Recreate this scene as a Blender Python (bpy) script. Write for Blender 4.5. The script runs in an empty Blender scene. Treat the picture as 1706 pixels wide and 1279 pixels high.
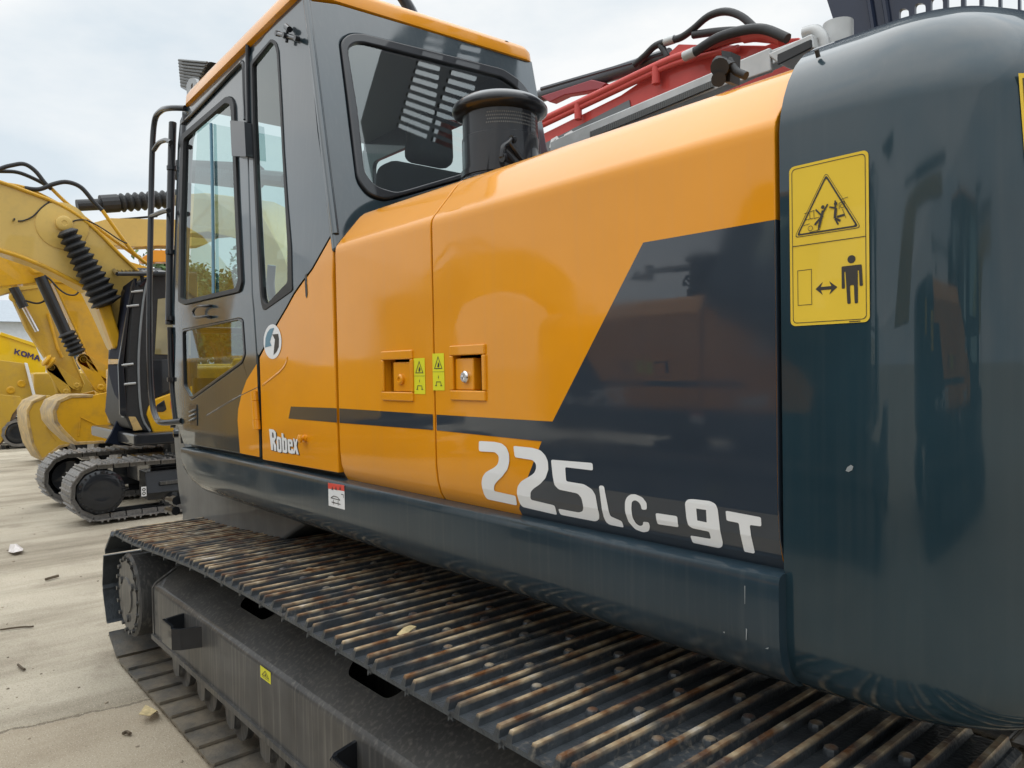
import bpy, bmesh, math, random
from mathutils import Vector, Matrix, noise
from mathutils.geometry import delaunay_2d_cdt
random.seed(7)
R = math.radians
SC = bpy.context.scene
COL = SC.collection

# ------------------------------------------------------------------ camera
W, H, F = 1706, 1279, 1250.0
CAM = Vector((0, 0, 1.645))
YAW, PIT, ROL = R(40.6), R(1.21), R(1.05)
_f0 = Vector((math.cos(YAW), -math.sin(YAW), 0)); _z = Vector((0, 0, 1))
FW = _f0 * math.cos(PIT) - _z * math.sin(PIT)
_u0 = _f0 * math.sin(PIT) + _z * math.cos(PIT)
_r0 = FW.cross(_u0)
UP = _u0 * math.cos(ROL) + _r0 * math.sin(ROL)
RT = _r0 * math.cos(ROL) - _u0 * math.sin(ROL)
cd = bpy.data.cameras.new('camera'); cam = bpy.data.objects.new('camera', cd); COL.objects.link(cam)
cam.matrix_world = Matrix(((RT.x, UP.x, -FW.x, CAM.x), (RT.y, UP.y, -FW.y, CAM.y), (RT.z, UP.z, -FW.z, CAM.z), (0, 0, 0, 1)))
cd.sensor_width = 36; cd.lens = F / W * 36; cd.clip_start = 0.05; cd.clip_end = 2000
SC.camera = cam

# ------------------------------------------------------------------ light
SC.view_settings.view_transform = 'Standard'
SC.view_settings.look = 'None'
SC.view_settings.exposure = 0.28
SC.view_settings.gamma = 1.0
SUN_EL, SUN_AZ = R(62), R(70)           # azimuth measured from +X towards +Y
wd = bpy.data.worlds.new('World'); SC.world = wd; wd.use_nodes = True
nt = wd.node_tree; nt.nodes.clear()
def N(t, **kw):
    n = nt.nodes.new(t)
    for k, v in kw.items(): setattr(n, k, v)
    return n
L = lambda a, b: nt.links.new(a, b)
out = N('ShaderNodeOutputWorld'); bg = N('ShaderNodeBackground'); bg.inputs['Strength'].default_value = 0.1
sky = N('ShaderNodeTexSky', sky_type='NISHITA', sun_disc=False, sun_elevation=SUN_EL, sun_rotation=R(90) - SUN_AZ)
sky.dust_density = 2.0
tc = N('ShaderNodeTexCoord'); sx = N('ShaderNodeSeparateXYZ'); L(tc.outputs['Generated'], sx.inputs[0])
mp = N('ShaderNodeMapping'); mp.inputs['Scale'].default_value = (1.0, 1.0, 2.4); L(tc.outputs['Generated'], mp.inputs[0])
n1 = N('ShaderNodeTexNoise'); n1.inputs['Scale'].default_value = 2.6; n1.inputs['Detail'].default_value = 6; n1.inputs['Roughness'].default_value = 0.55
L(mp.outputs[0], n1.inputs['Vector'])
cr = N('ShaderNodeValToRGB'); L(n1.outputs[0], cr.inputs[0])
cr.color_ramp.elements[0].position = 0.34; cr.color_ramp.elements[0].color = (6.2, 6.9, 7.4, 1)
cr.color_ramp.elements[1].position = 0.62; cr.color_ramp.elements[1].color = (8.4, 8.5, 8.45, 1)
zr = N('ShaderNodeMapRange'); L(sx.outputs[2], zr.inputs[0])
zr.inputs[1].default_value = 0.48; zr.inputs[2].default_value = 0.82; zr.inputs[3].default_value = 1.0; zr.inputs[4].default_value = 2.6
ml = N('ShaderNodeVectorMath', operation='SCALE'); L(cr.outputs[0], ml.inputs[0]); L(zr.outputs[0], ml.inputs['Scale'])
mx = N('ShaderNodeMix', data_type='RGBA'); mx.inputs[0].default_value = 0.93
L(sky.outputs[0], mx.inputs[6]); L(ml.outputs[0], mx.inputs[7]); L(mx.outputs[2], bg.inputs[0]); L(bg.outputs[0], out.inputs[0])
sd = bpy.data.lights.new('sun', 'SUN'); sd.energy = 0.5; sd.angle = R(120); sd.color = (1, 0.96, 0.9)
sun = bpy.data.objects.new('sun', sd); COL.objects.link(sun)
sv = Vector((math.cos(SUN_EL) * math.cos(SUN_AZ), math.cos(SUN_EL) * math.sin(SUN_AZ), math.sin(SUN_EL)))
sun.rotation_euler = sv.to_track_quat('Z', 'Y').to_euler(); sun.location = sv * 30

# ------------------------------------------------------------------ pixel -> point on a real surface
def ray(x, y): return FW + RT * ((x - W / 2) / F) + UP * ((H / 2 - y) / F)
def PY(x, y, Y): d = ray(x, y); return CAM + d * (Y / d.y)
def PX(x, y, X): d = ray(x, y); return CAM + d * (X / d.x)
def PZ(x, y, Z): d = ray(x, y); return CAM + d * ((Z - CAM.z) / d.z)
YS = -1.33
def ycab(z): return YS - 0.0727 * max(0, z - 2.0)
def PC(x, y):                       # on the cab's left side
    p = PY(x, y, YS)
    for _ in range(6): p = PY(x, y, ycab(p.z))
    return p
def xrear(z): return 2.571 + 0.34 * (z - 2.158)
def PR(x, y):                       # on the cab's rear face
    d = ray(x, y); n = Vector((-1, 0, 0.34)); t = (Vector((2.571, 0, 2.158)) - CAM).dot(n) / d.dot(n)
    return CAM + d * t

# ------------------------------------------------------------------ materials
MATS = {}
def mat(name, col, rough=0.5, metal=0.0, coat=0.0, coat_ior=1.5, var=0.0, vscale=6.0, bump=0.0, bscale=200.0, streak=0.0, dirt=None, dirt_amt=0.0, dirt_scale=9.0, rvar=0.0):
    m = bpy.data.materials.new(name); m.use_nodes = True; t = m.node_tree; b = t.nodes['Principled BSDF']
    b.inputs['Base Color'].default_value = (*col, 1); b.inputs['Roughness'].default_value = rough; b.inputs['Metallic'].default_value = metal
    b.inputs['Coat Weight'].default_value = coat; b.inputs['Coat IOR'].default_value = coat_ior; b.inputs['Coat Roughness'].default_value = 0.03; b.inputs['Specular IOR Level'].default_value = .5 if not coat else .12
    tcn = t.nodes.new('ShaderNodeTexCoord'); src = None
    lk = t.links.new
    if var or streak or dirt:
        nz = t.nodes.new('ShaderNodeTexNoise'); nz.inputs['Scale'].default_value = vscale; nz.inputs['Detail'].default_value = 5
        lk(tcn.outputs['Object'], nz.inputs['Vector'])
        hv = t.nodes.new('ShaderNodeMapRange'); lk(nz.outputs[0], hv.inputs[0]); hv.inputs[1].default_value = .3; hv.inputs[2].default_value = .7
        hv.inputs[3].default_value = 1 - var; hv.inputs[4].default_value = 1 + var
        sc = t.nodes.new('ShaderNodeVectorMath'); sc.operation = 'SCALE'; sc.inputs[0].default_value = col; lk(hv.outputs[0], sc.inputs['Scale'])
        src = sc.outputs[0]
    if streak:
        mpn = t.nodes.new('ShaderNodeMapping'); mpn.inputs['Scale'].default_value = (38, 38, 1.1); lk(tcn.outputs['Object'], mpn.inputs[0])
        sn = t.nodes.new('ShaderNodeTexNoise'); sn.inputs['Scale'].default_value = 1.6; sn.inputs['Detail'].default_value = 4; lk(mpn.outputs[0], sn.inputs['Vector'])
        sr = t.nodes.new('ShaderNodeMapRange'); lk(sn.outputs[0], sr.inputs[0]); sr.inputs[1].default_value = .5; sr.inputs[2].default_value = .8; sr.inputs[3].default_value = 0; sr.inputs[4].default_value = streak
        mi = t.nodes.new('ShaderNodeMix'); mi.data_type = 'RGBA'; lk(sr.outputs[0], mi.inputs[0]); lk(src, mi.inputs[6]); mi.inputs[7].default_value = (.32, .30, .26, 1)
        src = mi.outputs[2]
    if dirt:
        dn = t.nodes.new('ShaderNodeTexNoise'); dn.inputs['Scale'].default_value = dirt_scale; dn.inputs['Detail'].default_value = 8; dn.inputs['Roughness'].default_value = .7
        lk(tcn.outputs['Object'], dn.inputs['Vector'])
        dr = t.nodes.new('ShaderNodeMapRange'); lk(dn.outputs[0], dr.inputs[0]); dr.inputs[1].default_value = .47; dr.inputs[2].default_value = .66; dr.inputs[3].default_value = 0; dr.inputs[4].default_value = dirt_amt
        mi = t.nodes.new('ShaderNodeMix'); mi.data_type = 'RGBA'; lk(dr.outputs[0], mi.inputs[0]); lk(src, mi.inputs[6]); mi.inputs[7].default_value = (*dirt, 1)
        src = mi.outputs[2]
    if src: lk(src, b.inputs['Base Color'])
    if rvar:
        rn = t.nodes.new('ShaderNodeTexNoise'); rn.inputs['Scale'].default_value = 4; rn.inputs['Detail'].default_value = 6; lk(tcn.outputs['Object'], rn.inputs['Vector'])
        rr = t.nodes.new('ShaderNodeMapRange'); lk(rn.outputs[0], rr.inputs[0]); rr.inputs[1].default_value = .35; rr.inputs[2].default_value = .7; rr.inputs[3].default_value = .02; rr.inputs[4].default_value = .02 + rvar
        lk(rr.outputs[0], b.inputs['Coat Roughness'])
    if bump:
        bn = t.nodes.new('ShaderNodeTexNoise'); bn.inputs['Scale'].default_value = bscale; bn.inputs['Detail'].default_value = 3; lk(tcn.outputs['Object'], bn.inputs['Vector'])
        bp = t.nodes.new('ShaderNodeBump'); bp.inputs['Strength'].default_value = bump; bp.inputs['Distance'].default_value = .01
        lk(bn.outputs[0], bp.inputs['Height']); lk(bp.outputs[0], b.inputs['Normal'])
        if coat: lk(bp.outputs[0], b.inputs['Coat Normal'])
    MATS[name] = m
    return m
ORANGE = mat('orange_paint', (.70, .275, .004), .35, coat=.75, coat_ior=1.5, var=.05, vscale=3, streak=.035, bump=.02, bscale=5, rvar=.10)
DARK = mat('slate_paint', (.012, .022, .031), .4, coat=1, coat_ior=1.55, var=.12, vscale=3, bump=.02, bscale=4, streak=.04, rvar=.12)
CABP = mat('cab_paint', (.013, .027, .036), .4, coat=1, coat_ior=1.7, var=.12, vscale=3, bump=.02, bscale=4, streak=.03, rvar=.10)
SKIRT = mat('skirt_paint', (.017, .033, .046), .45, coat=.8, coat_ior=1.5, var=.12, vscale=3, streak=.05, rvar=.25)
TEAL = mat('teal_slate_paint', (.011, .030, .042), .4, coat=1, coat_ior=1.5, var=.15, vscale=3, bump=.02, bscale=3, streak=.02, rvar=.10)
DECALB_SHADE = mat('black_decal_and_shade', (.022, .032, .046), .4, coat=1, coat_ior=1.6, var=.06, rvar=.10, bump=.02, bscale=4)
WHITE = mat('white_decal', (.72, .73, .74), .4, coat=.4, var=.04)
RUBBER = mat('black_rubber', (.015, .016, .018), .55, var=.2, vscale=30)
BLACK = mat('black_metal', (.018, .02, .024), .32, coat=.6, var=.2)
STEEL = mat('track_frame_paint', (.060, .060, .060), .42, coat=.25, var=.22, vscale=5, streak=.30, dirt=(.17, .15, .12), dirt_amt=.18, dirt_scale=1.6)
GREYP = mat('grey_paint', (.20, .215, .225), .4, coat=.3, var=.12, streak=.1)
LGREY = mat('galvanised_steel', (.42, .43, .43), .4, metal=.2, var=.12, vscale=14)
CHROME = mat('chrome', (.7, .7, .72), .18, metal=1)
STICK = mat('sticker_yellow', (.72, .50, .05), .45, coat=.3, var=.05)
STICKL = mat('sticker_lime', (.68, .66, .03), .45, coat=.3, var=.05)
INK = mat('sticker_ink', (.03, .026, .022), .5)
RED = mat('sticker_red', (.62, .06, .04), .45)
BLUE = mat('logo_blue', (.10, .22, .30), .45)
CATY = mat('yellow_paint', (.60, .33, .020), .42, coat=.5, var=.08, vscale=2, dirt=(.30, .19, .06), dirt_amt=.35, dirt_scale=5)
KOMY = mat('lemon_paint', (.68, .43, .012), .42, coat=.5, var=.06, vscale=2)
PALEY = mat('faded_yellow_paint', (.60, .41, .115), .45, coat=.5, var=.07, vscale=2, dirt=(.35, .26, .10), dirt_amt=.3, dirt_scale=4)
DOOR = mat('red_paint', (.52, .075, .065), .5, coat=.3, var=.06)
NAVY = mat('navy_paint', (.020, .028, .052), .4, coat=.6, var=.1)
WORN = mat('worn_steel', (.42, .29, .11), .5, var=.3, vscale=6, dirt=(.20, .15, .11), dirt_amt=.8, dirt_scale=7)
TRIM = mat('interior_trim', (.10, .105, .105), .7)
SEATM = mat('seat_fabric', (.085, .088, .09), .9)

def track_mat():
    m = mat('track_shoe_steel', (.050, .058, .066), .42, metal=.25, var=.3, vscale=20, bump=.25, bscale=90)
    t = m.node_tree; b = t.nodes['Principled BSDF']; lk = t.links.new
    src = b.inputs['Base Color'].links[0].from_socket
    tcn = t.nodes.new('ShaderNodeTexCoord'); s = t.nodes.new('ShaderNodeSeparateXYZ'); lk(tcn.outputs['Object'], s.inputs[0])
    oi = t.nodes.new('ShaderNodeObjectInfo')
    ad = t.nodes.new('ShaderNodeVectorMath'); ad.operation = 'ADD'; lk(tcn.outputs['Object'], ad.inputs[0]); lk(oi.outputs['Location'], ad.inputs[1])
    nz = t.nodes.new('ShaderNodeTexNoise'); nz.inputs['Scale'].default_value = 7; nz.inputs['Detail'].default_value = 7; lk(ad.outputs[0], nz.inputs['Vector'])
    # tips: object z is height over the plate
    mr = t.nodes.new('ShaderNodeMapRange'); lk(s.outputs[2], mr.inputs[0]); mr.inputs[1].default_value = .0265; mr.inputs[2].default_value = .0340
    nr = t.nodes.new('ShaderNodeMapRange'); lk(nz.outputs[0], nr.inputs[0]); nr.inputs[1].default_value = .34; nr.inputs[2].default_value = .56
    mu = t.nodes.new('ShaderNodeMath'); mu.operation = 'MULTIPLY'; lk(mr.outputs[0], mu.inputs[0]); lk(nr.outputs[0], mu.inputs[1])
    rc = t.nodes.new('ShaderNodeValToRGB'); nz2 = t.nodes.new('ShaderNodeTexNoise'); nz2.inputs['Scale'].default_value = 16; lk(ad.outputs[0], nz2.inputs['Vector']); lk(nz2.outputs[0], rc.inputs[0])
    rc.color_ramp.elements[0].position = .36; rc.color_ramp.elements[0].color = (.20, .085, .03, 1)
    e = rc.color_ramp.elements.new(.48); e.color = (.46, .25, .085, 1)
    rc.color_ramp.elements[1].position = .62; rc.color_ramp.elements[1].color = (.56, .44, .28, 1)
    mi = t.nodes.new('ShaderNodeMix'); mi.data_type = 'RGBA'; lk(mu.outputs[0], mi.inputs[0]); lk(src, mi.inputs[6]); lk(rc.outputs[0], mi.inputs[7])
    # dried sand in the pans
    sp = t.nodes.new('ShaderNodeTexNoise'); sp.inputs['Scale'].default_value = 60; sp.inputs['Detail'].default_value = 4; lk(ad.outputs[0], sp.inputs['Vector'])
    sq = t.nodes.new('ShaderNodeTexNoise'); sq.inputs['Scale'].default_value = 3.1; lk(ad.outputs[0], sq.inputs['Vector'])
    sm = t.nodes.new('ShaderNodeMath'); sm.operation = 'MULTIPLY'; lk(sp.outputs[0], sm.inputs[0]); lk(sq.outputs[0], sm.inputs[1])
    sr = t.nodes.new('ShaderNodeMapRange'); lk(sm.outputs[0], sr.inputs[0]); sr.inputs[1].default_value = .33; sr.inputs[2].default_value = .44; sr.inputs[4].default_value = .55
    m2 = t.nodes.new('ShaderNodeMix'); m2.data_type = 'RGBA'; lk(sr.outputs[0], m2.inputs[0]); lk(mi.outputs[2], m2.inputs[6]); m2.inputs[7].default_value = (.22, .20, .17, 1)
    gz = t.nodes.new('ShaderNodeMath'); gz.operation = 'GREATER_THAN'; lk(s.outputs[2], gz.inputs[0]); gz.inputs[1].default_value = .003
    gm = t.nodes.new('ShaderNodeMath'); gm.operation = 'MULTIPLY'; lk(gz.outputs[0], gm.inputs[0]); lk(sr.outputs[0], gm.inputs[1]); lk(gm.outputs[0], m2.inputs[0])
    ge = t.nodes.new('ShaderNodeNewGeometry'); gs = t.nodes.new('ShaderNodeSeparateXYZ'); lk(ge.outputs['Position'], gs.inputs[0])
    lo = t.nodes.new('ShaderNodeMapRange'); lk(gs.outputs[2], lo.inputs[0]); lo.inputs[1].default_value = .16; lo.inputs[2].default_value = .05; lo.inputs[4].default_value = 1
    gp = t.nodes.new('ShaderNodeTexNoise'); gp.inputs['Scale'].default_value = 4; gp.inputs['Detail'].default_value = 9; gp.inputs['Roughness'].default_value = .7; lk(ge.outputs['Position'], gp.inputs['Vector'])
    gr = t.nodes.new('ShaderNodeMapRange'); lk(gp.outputs[0], gr.inputs[0]); gr.inputs[1].default_value = .36; gr.inputs[2].default_value = .62; gr.inputs[3].default_value = .15; gr.inputs[4].default_value = .8
    gl = t.nodes.new('ShaderNodeMath'); gl.operation = 'MULTIPLY'; lk(lo.outputs[0], gl.inputs[0]); lk(gr.outputs[0], gl.inputs[1])
    m3 = t.nodes.new('ShaderNodeMix'); m3.data_type = 'RGBA'; lk(gl.outputs[0], m3.inputs[0]); lk(m2.outputs[2], m3.inputs[6]); m3.inputs[7].default_value = (.27, .225, .165, 1)
    lk(m3.outputs[2], b.inputs['Base Color'])
    return m
SHOE = track_mat()
SHOEB = mat('worn_track_steel', (.20, .19, .18), .5, metal=.3, var=.3, vscale=14, dirt=(.06, .06, .06), dirt_amt=.5, dirt_scale=20)

def glass_mat(name, tint, refl):
    m = bpy.data.materials.new(name); m.use_nodes = True; t = m.node_tree; t.nodes.clear(); lk = t.links.new
    o = t.nodes.new('ShaderNodeOutputMaterial'); tr = t.nodes.new('ShaderNodeBsdfTransparent'); tr.inputs[0].default_value = (*tint, 1)
    g = t.nodes.new('ShaderNodeBsdfGlossy'); g.inputs['Roughness'].default_value = .02; g.inputs['Color'].default_value = (.95, 1, 1, 1)
    fr = t.nodes.new('ShaderNodeFresnel'); fr.inputs['IOR'].default_value = refl
    mi = t.nodes.new('ShaderNodeMixShader'); lk(fr.outputs[0], mi.inputs[0]); lk(tr.outputs[0], mi.inputs[1]); lk(g.outputs[0], mi.inputs[2]); lk(mi.outputs[0], o.inputs[0])
    return m
GLASS = glass_mat('tinted_glass', (.66, .80, .78), 1.95)
GLASSD = glass_mat('dark_tinted_glass', (.58, .68, .67), 2.0)

# ------------------------------------------------------------------ mesh helpers
def obj(name, bm, mats, parent=None, smooth=None, base=None, solid=0, bevel=0, seg=2):
    """link a bmesh (built in world coordinates) as one object"""
    me = bpy.data.meshes.new(name)
    off = Vector(base) if base is not None else (Vector(parent['base']) if parent is not None else Vector((0, 0, 0)))
    bmesh.ops.translate(bm, verts=bm.verts, vec=-off)
    bm.to_mesh(me); bm.free()
    if not isinstance(mats, (list, tuple)): mats = [mats]
    for m in mats: me.materials.append(m)
    if smooth is not None:
        me.shade_smooth(); me.set_sharp_from_angle(angle=R(smooth))
    o = bpy.data.objects.new(name, me); COL.objects.link(o)
    o['base'] = list(off)
    if parent is not None: o.parent = parent
    else: o.location = off
    if solid:
        md = o.modifiers.new('solid', 'SOLIDIFY'); md.thickness = solid; md.offset = -1
    if bevel:
        md = o.modifiers.new('bevel', 'BEVEL'); md.width = bevel; md.segments = seg; md.limit_method = 'ANGLE'; md.angle_limit = R(35)
        md.harden_normals = True
        if smooth is None: me.shade_smooth(); me.set_sharp_from_angle(angle=R(35))
    return o
def thing(name, label, cat, base, group=None):
    o = bpy.data.objects.new(name, None); COL.objects.link(o); o.location = base; o.empty_display_size = .2
    o['base'] = list(base); o['label'] = label; o['category'] = cat
    if group: o['group'] = group
    return o
def tag(o, label, cat, group=None):
    o['label'] = label; o['category'] = cat
    if group: o['group'] = group
    return o

def fill(bm, outer, holes, mapf, cuts=(), mi=0, flip_to=None):
    """fill a 2-D outline with holes, cut it along grid lines, map it to 3-D"""
    loops = [outer] + list(holes)
    vin = []; edg = []
    for l in loops:
        b0 = len(vin); vin += [Vector((p[0], p[1])) for p in l]; edg += [(b0 + k, b0 + (k + 1) % len(l)) for k in range(len(l))]
    vo, _, fo, _, _, _ = delaunay_2d_cdt(vin, edg, [], 0, 1e-6)
    def inside(c):
        n = 0
        for l in loops:
            for k in range(len(l)):
                (xa, ya), (xb, yb) = l[k][:2], l[(k + 1) % len(l)][:2]
                if (ya > c[1]) != (yb > c[1]) and c[0] < (xb - xa) * (c[1] - ya) / (yb - ya) + xa: n += 1
        return n % 2
    tb = bmesh.new(); vs = [tb.verts.new((p.x, p.y, 0)) for p in vo]
    for t in fo:
        c = sum((vo[k] for k in t), Vector((0, 0))) / len(t)
        if inside(c):
            try: tb.faces.new([vs[k] for k in t])
            except ValueError: pass
    for ax, v in cuts:
        no = Vector((1, 0, 0)) if ax == 0 else Vector((0, 1, 0))
        bmesh.ops.bisect_plane(tb, geom=tb.verts[:] + tb.edges[:] + tb.faces[:], dist=1e-6, plane_co=no * v, plane_no=no)
    if not holes: bmesh.ops.dissolve_limit(tb, angle_limit=R(.1), verts=[], edges=[e for e in tb.edges if not any(abs(e.verts[0].co[ax] - v) < 1e-5 and abs(e.verts[1].co[ax] - v) < 1e-5 for ax, v in cuts)])
    tb.verts.index_update()
    new = [bm.verts.new(mapf(v.co.x, v.co.y)) for v in tb.verts]
    fs = []
    for f in tb.faces:
        try:
            nf = bm.faces.new([new[v.index] for v in f.verts]); nf.material_index = mi; fs.append(nf)
        except ValueError: pass
    tb.free()
    for f in fs: f.normal_update()
    if flip_to is not None:
        s = sum((f.normal * f.calc_area() for f in fs), Vector())
        if s.dot(Vector(flip_to)) < 0: bmesh.ops.reverse_faces(bm, faces=fs)
    return fs

def rrect(x0, y0, x1, y1, r, n=5):
    pts = []
    for cx, cy, a0 in ((x1 - r, y1 - r, 0), (x0 + r, y1 - r, 90), (x0 + r, y0 + r, 180), (x1 - r, y0 + r, 270)):
        for k in range(n + 1):
            a = R(a0 + 90 * k / n); pts.append((cx + r * math.cos(a), cy + r * math.sin(a)))
    return pts
def rpoly(pts, r, n=4):
    """round the corners of a polygon"""
    o = []; m = len(pts)
    for i in range(m):
        p = Vector(pts[i][:2]); a = Vector(pts[i - 1][:2]) - p; b = Vector(pts[(i + 1) % m][:2]) - p
        d = min(r, a.length * .45, b.length * .45)
        if d < 1e-6: o.append(tuple(p)); continue
        A = p + a.normalized() * d; B = p + b.normalized() * d
        for k in range(n + 1):
            t = k / n; q = A * (1 - t) ** 2 + p * 2 * t * (1 - t) + B * t * t
            o.append((q.x, q.y))
    return o
def circle(cx, cy, r, n=24): return [(cx + r * math.cos(2 * math.pi * k / n), cy + r * math.sin(2 * math.pi * k / n)) for k in range(n)]
def stroke(p, q, w):
    p = Vector(p); q = Vector(q); d = (q - p).normalized(); n = Vector((-d.y, d.x)) * w / 2
    return [tuple(p - n), tuple(q - n), tuple(q + n), tuple(p + n)]

def box(bm, x0, y0, z0, x1, y1, z1, mi=0):
    vs = [bm.verts.new(p) for p in ((x0, y0, z0), (x1, y0, z0), (x1, y1, z0), (x0, y1, z0), (x0, y0, z1), (x1, y0, z1), (x1, y1, z1), (x0, y1, z1))]
    fs = [bm.faces.new([vs[i] for i in q]) for q in ((0, 3, 2, 1), (4, 5, 6, 7), (0, 1, 5, 4), (1, 2, 6, 5), (2, 3, 7, 6), (3, 0, 4, 7))]
    if (x1 - x0) * (y1 - y0) * (z1 - z0) < 0: bmesh.ops.reverse_faces(bm, faces=fs)
    for f in fs: f.material_index = mi
    return fs
def prism(bm, pts3, ext, mi=0):
    """closed solid: polygon pts3 extruded by vector ext"""
    ext = Vector(ext); n = len(pts3)
    a = [bm.verts.new(p) for p in pts3]; b = [bm.verts.new(Vector(p) + ext) for p in pts3]
    fs = [bm.faces.new(a), bm.faces.new(b[::-1])] + [bm.faces.new((a[i], b[i], b[(i + 1) % n], a[(i + 1) % n])) for i in range(n)]
    for f in fs: f.material_index = mi
    bmesh.ops.recalc_face_normals(bm, faces=fs)
    return fs
def spline(pts, sub=6):
    pts = [Vector(p) for p in pts]
    if len(pts) < 3: return pts
    o = []
    for i in range(len(pts) - 1):
        p0 = pts[max(i - 1, 0)]; p1 = pts[i]; p2 = pts[i + 1]; p3 = pts[min(i + 2, len(pts) - 1)]
        for k in range(sub):
            t = k / sub
            o.append(.5 * ((2 * p1) + (p2 - p0) * t + (2 * p0 - 5 * p1 + 4 * p2 - p3) * t * t + (3 * p1 - p0 - 3 * p2 + p3) * t ** 3))
    o.append(pts[-1]); return o
def tube(bm, pts, r, n=8, sub=6, mi=0, radii=None):
    P = spline(pts, sub) if sub else [Vector(p) for p in pts]
    up = Vector((.13, .27, 1)).normalized(); rings = []
    for i, p in enumerate(P):
        d = (P[min(i + 1, len(P) - 1)] - P[max(i - 1, 0)]).normalized()
        u = d.cross(up)
        if u.length < 1e-3: u = d.cross(Vector((1, 0, 0)))
        u.normalize(); v = d.cross(u); up = -v if False else up
        rr = radii[i] if radii else r
        rings.append([bm.verts.new(p + u * rr * math.cos(2 * math.pi * k / n) + v * rr * math.sin(2 * math.pi * k / n)) for k in range(n)])
    fs = []
    for a, b in zip(rings, rings[1:]):
        for k in range(n): fs.append(bm.faces.new((a[k], a[(k + 1) % n], b[(k + 1) % n], b[k])))
    fs.append(bm.faces.new(rings[0][::-1])); fs.append(bm.faces.new(rings[-1]))
    for f in fs: f.material_index = mi
    bmesh.ops.recalc_face_normals(bm, faces=fs)
    return fs
def lathe(bm, p0, p1, prof, n=24, mi=0):
    """prof: (t along p0->p1 in metres, radius)"""
    p0 = Vector(p0); d = (Vector(p1) - p0).normalized()
    u = d.orthogonal().normalized(); v = d.cross(u); rings = []
    for t, r in prof:
        c = p0 + d * t
        rings.append([bm.verts.new(c + u * r * math.cos(2 * math.pi * k / n) + v * r * math.sin(2 * math.pi * k / n)) for k in range(n)])
    fs = []
    for a, b in zip(rings, rings[1:]):
        for k in range(n): fs.append(bm.faces.new((a[k], a[(k + 1) % n], b[(k + 1) % n], b[k])))
    fs.append(bm.faces.new(rings[0][::-1])); fs.append(bm.faces.new(rings[-1]))
    for f in fs: f.material_index = mi
    bmesh.ops.recalc_face_normals(bm, faces=fs)
    return fs
def bellow(bm, p0, p1, r, pitch=.05, depth=.022, n=20, mi=0, r1=None):
    l = (Vector(p1) - Vector(p0)).length; k = max(2, int(l / pitch)); pr = []
    for i in range(k):
        rr = r + ((r1 or r) - r) * i / k
        pr += [(l * i / k, rr - depth), (l * (i + .42) / k, rr), (l * (i + .58) / k, rr)]
    pr.append((l, r - depth)); return lathe(bm, p0, p1, pr, n, mi)
def loft(bm, rows, mi=0, close=False):
    V = [[bm.verts.new(p) for p in row] for row in rows]; fs = []
    for a, b in zip(V, V[1:]):
        m = len(a)
        for k in range(m if close else m - 1): fs.append(bm.faces.new((a[k], a[(k + 1) % m], b[(k + 1) % m], b[k])))
    for f in fs: f.material_index = mi
    return V, fs

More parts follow.
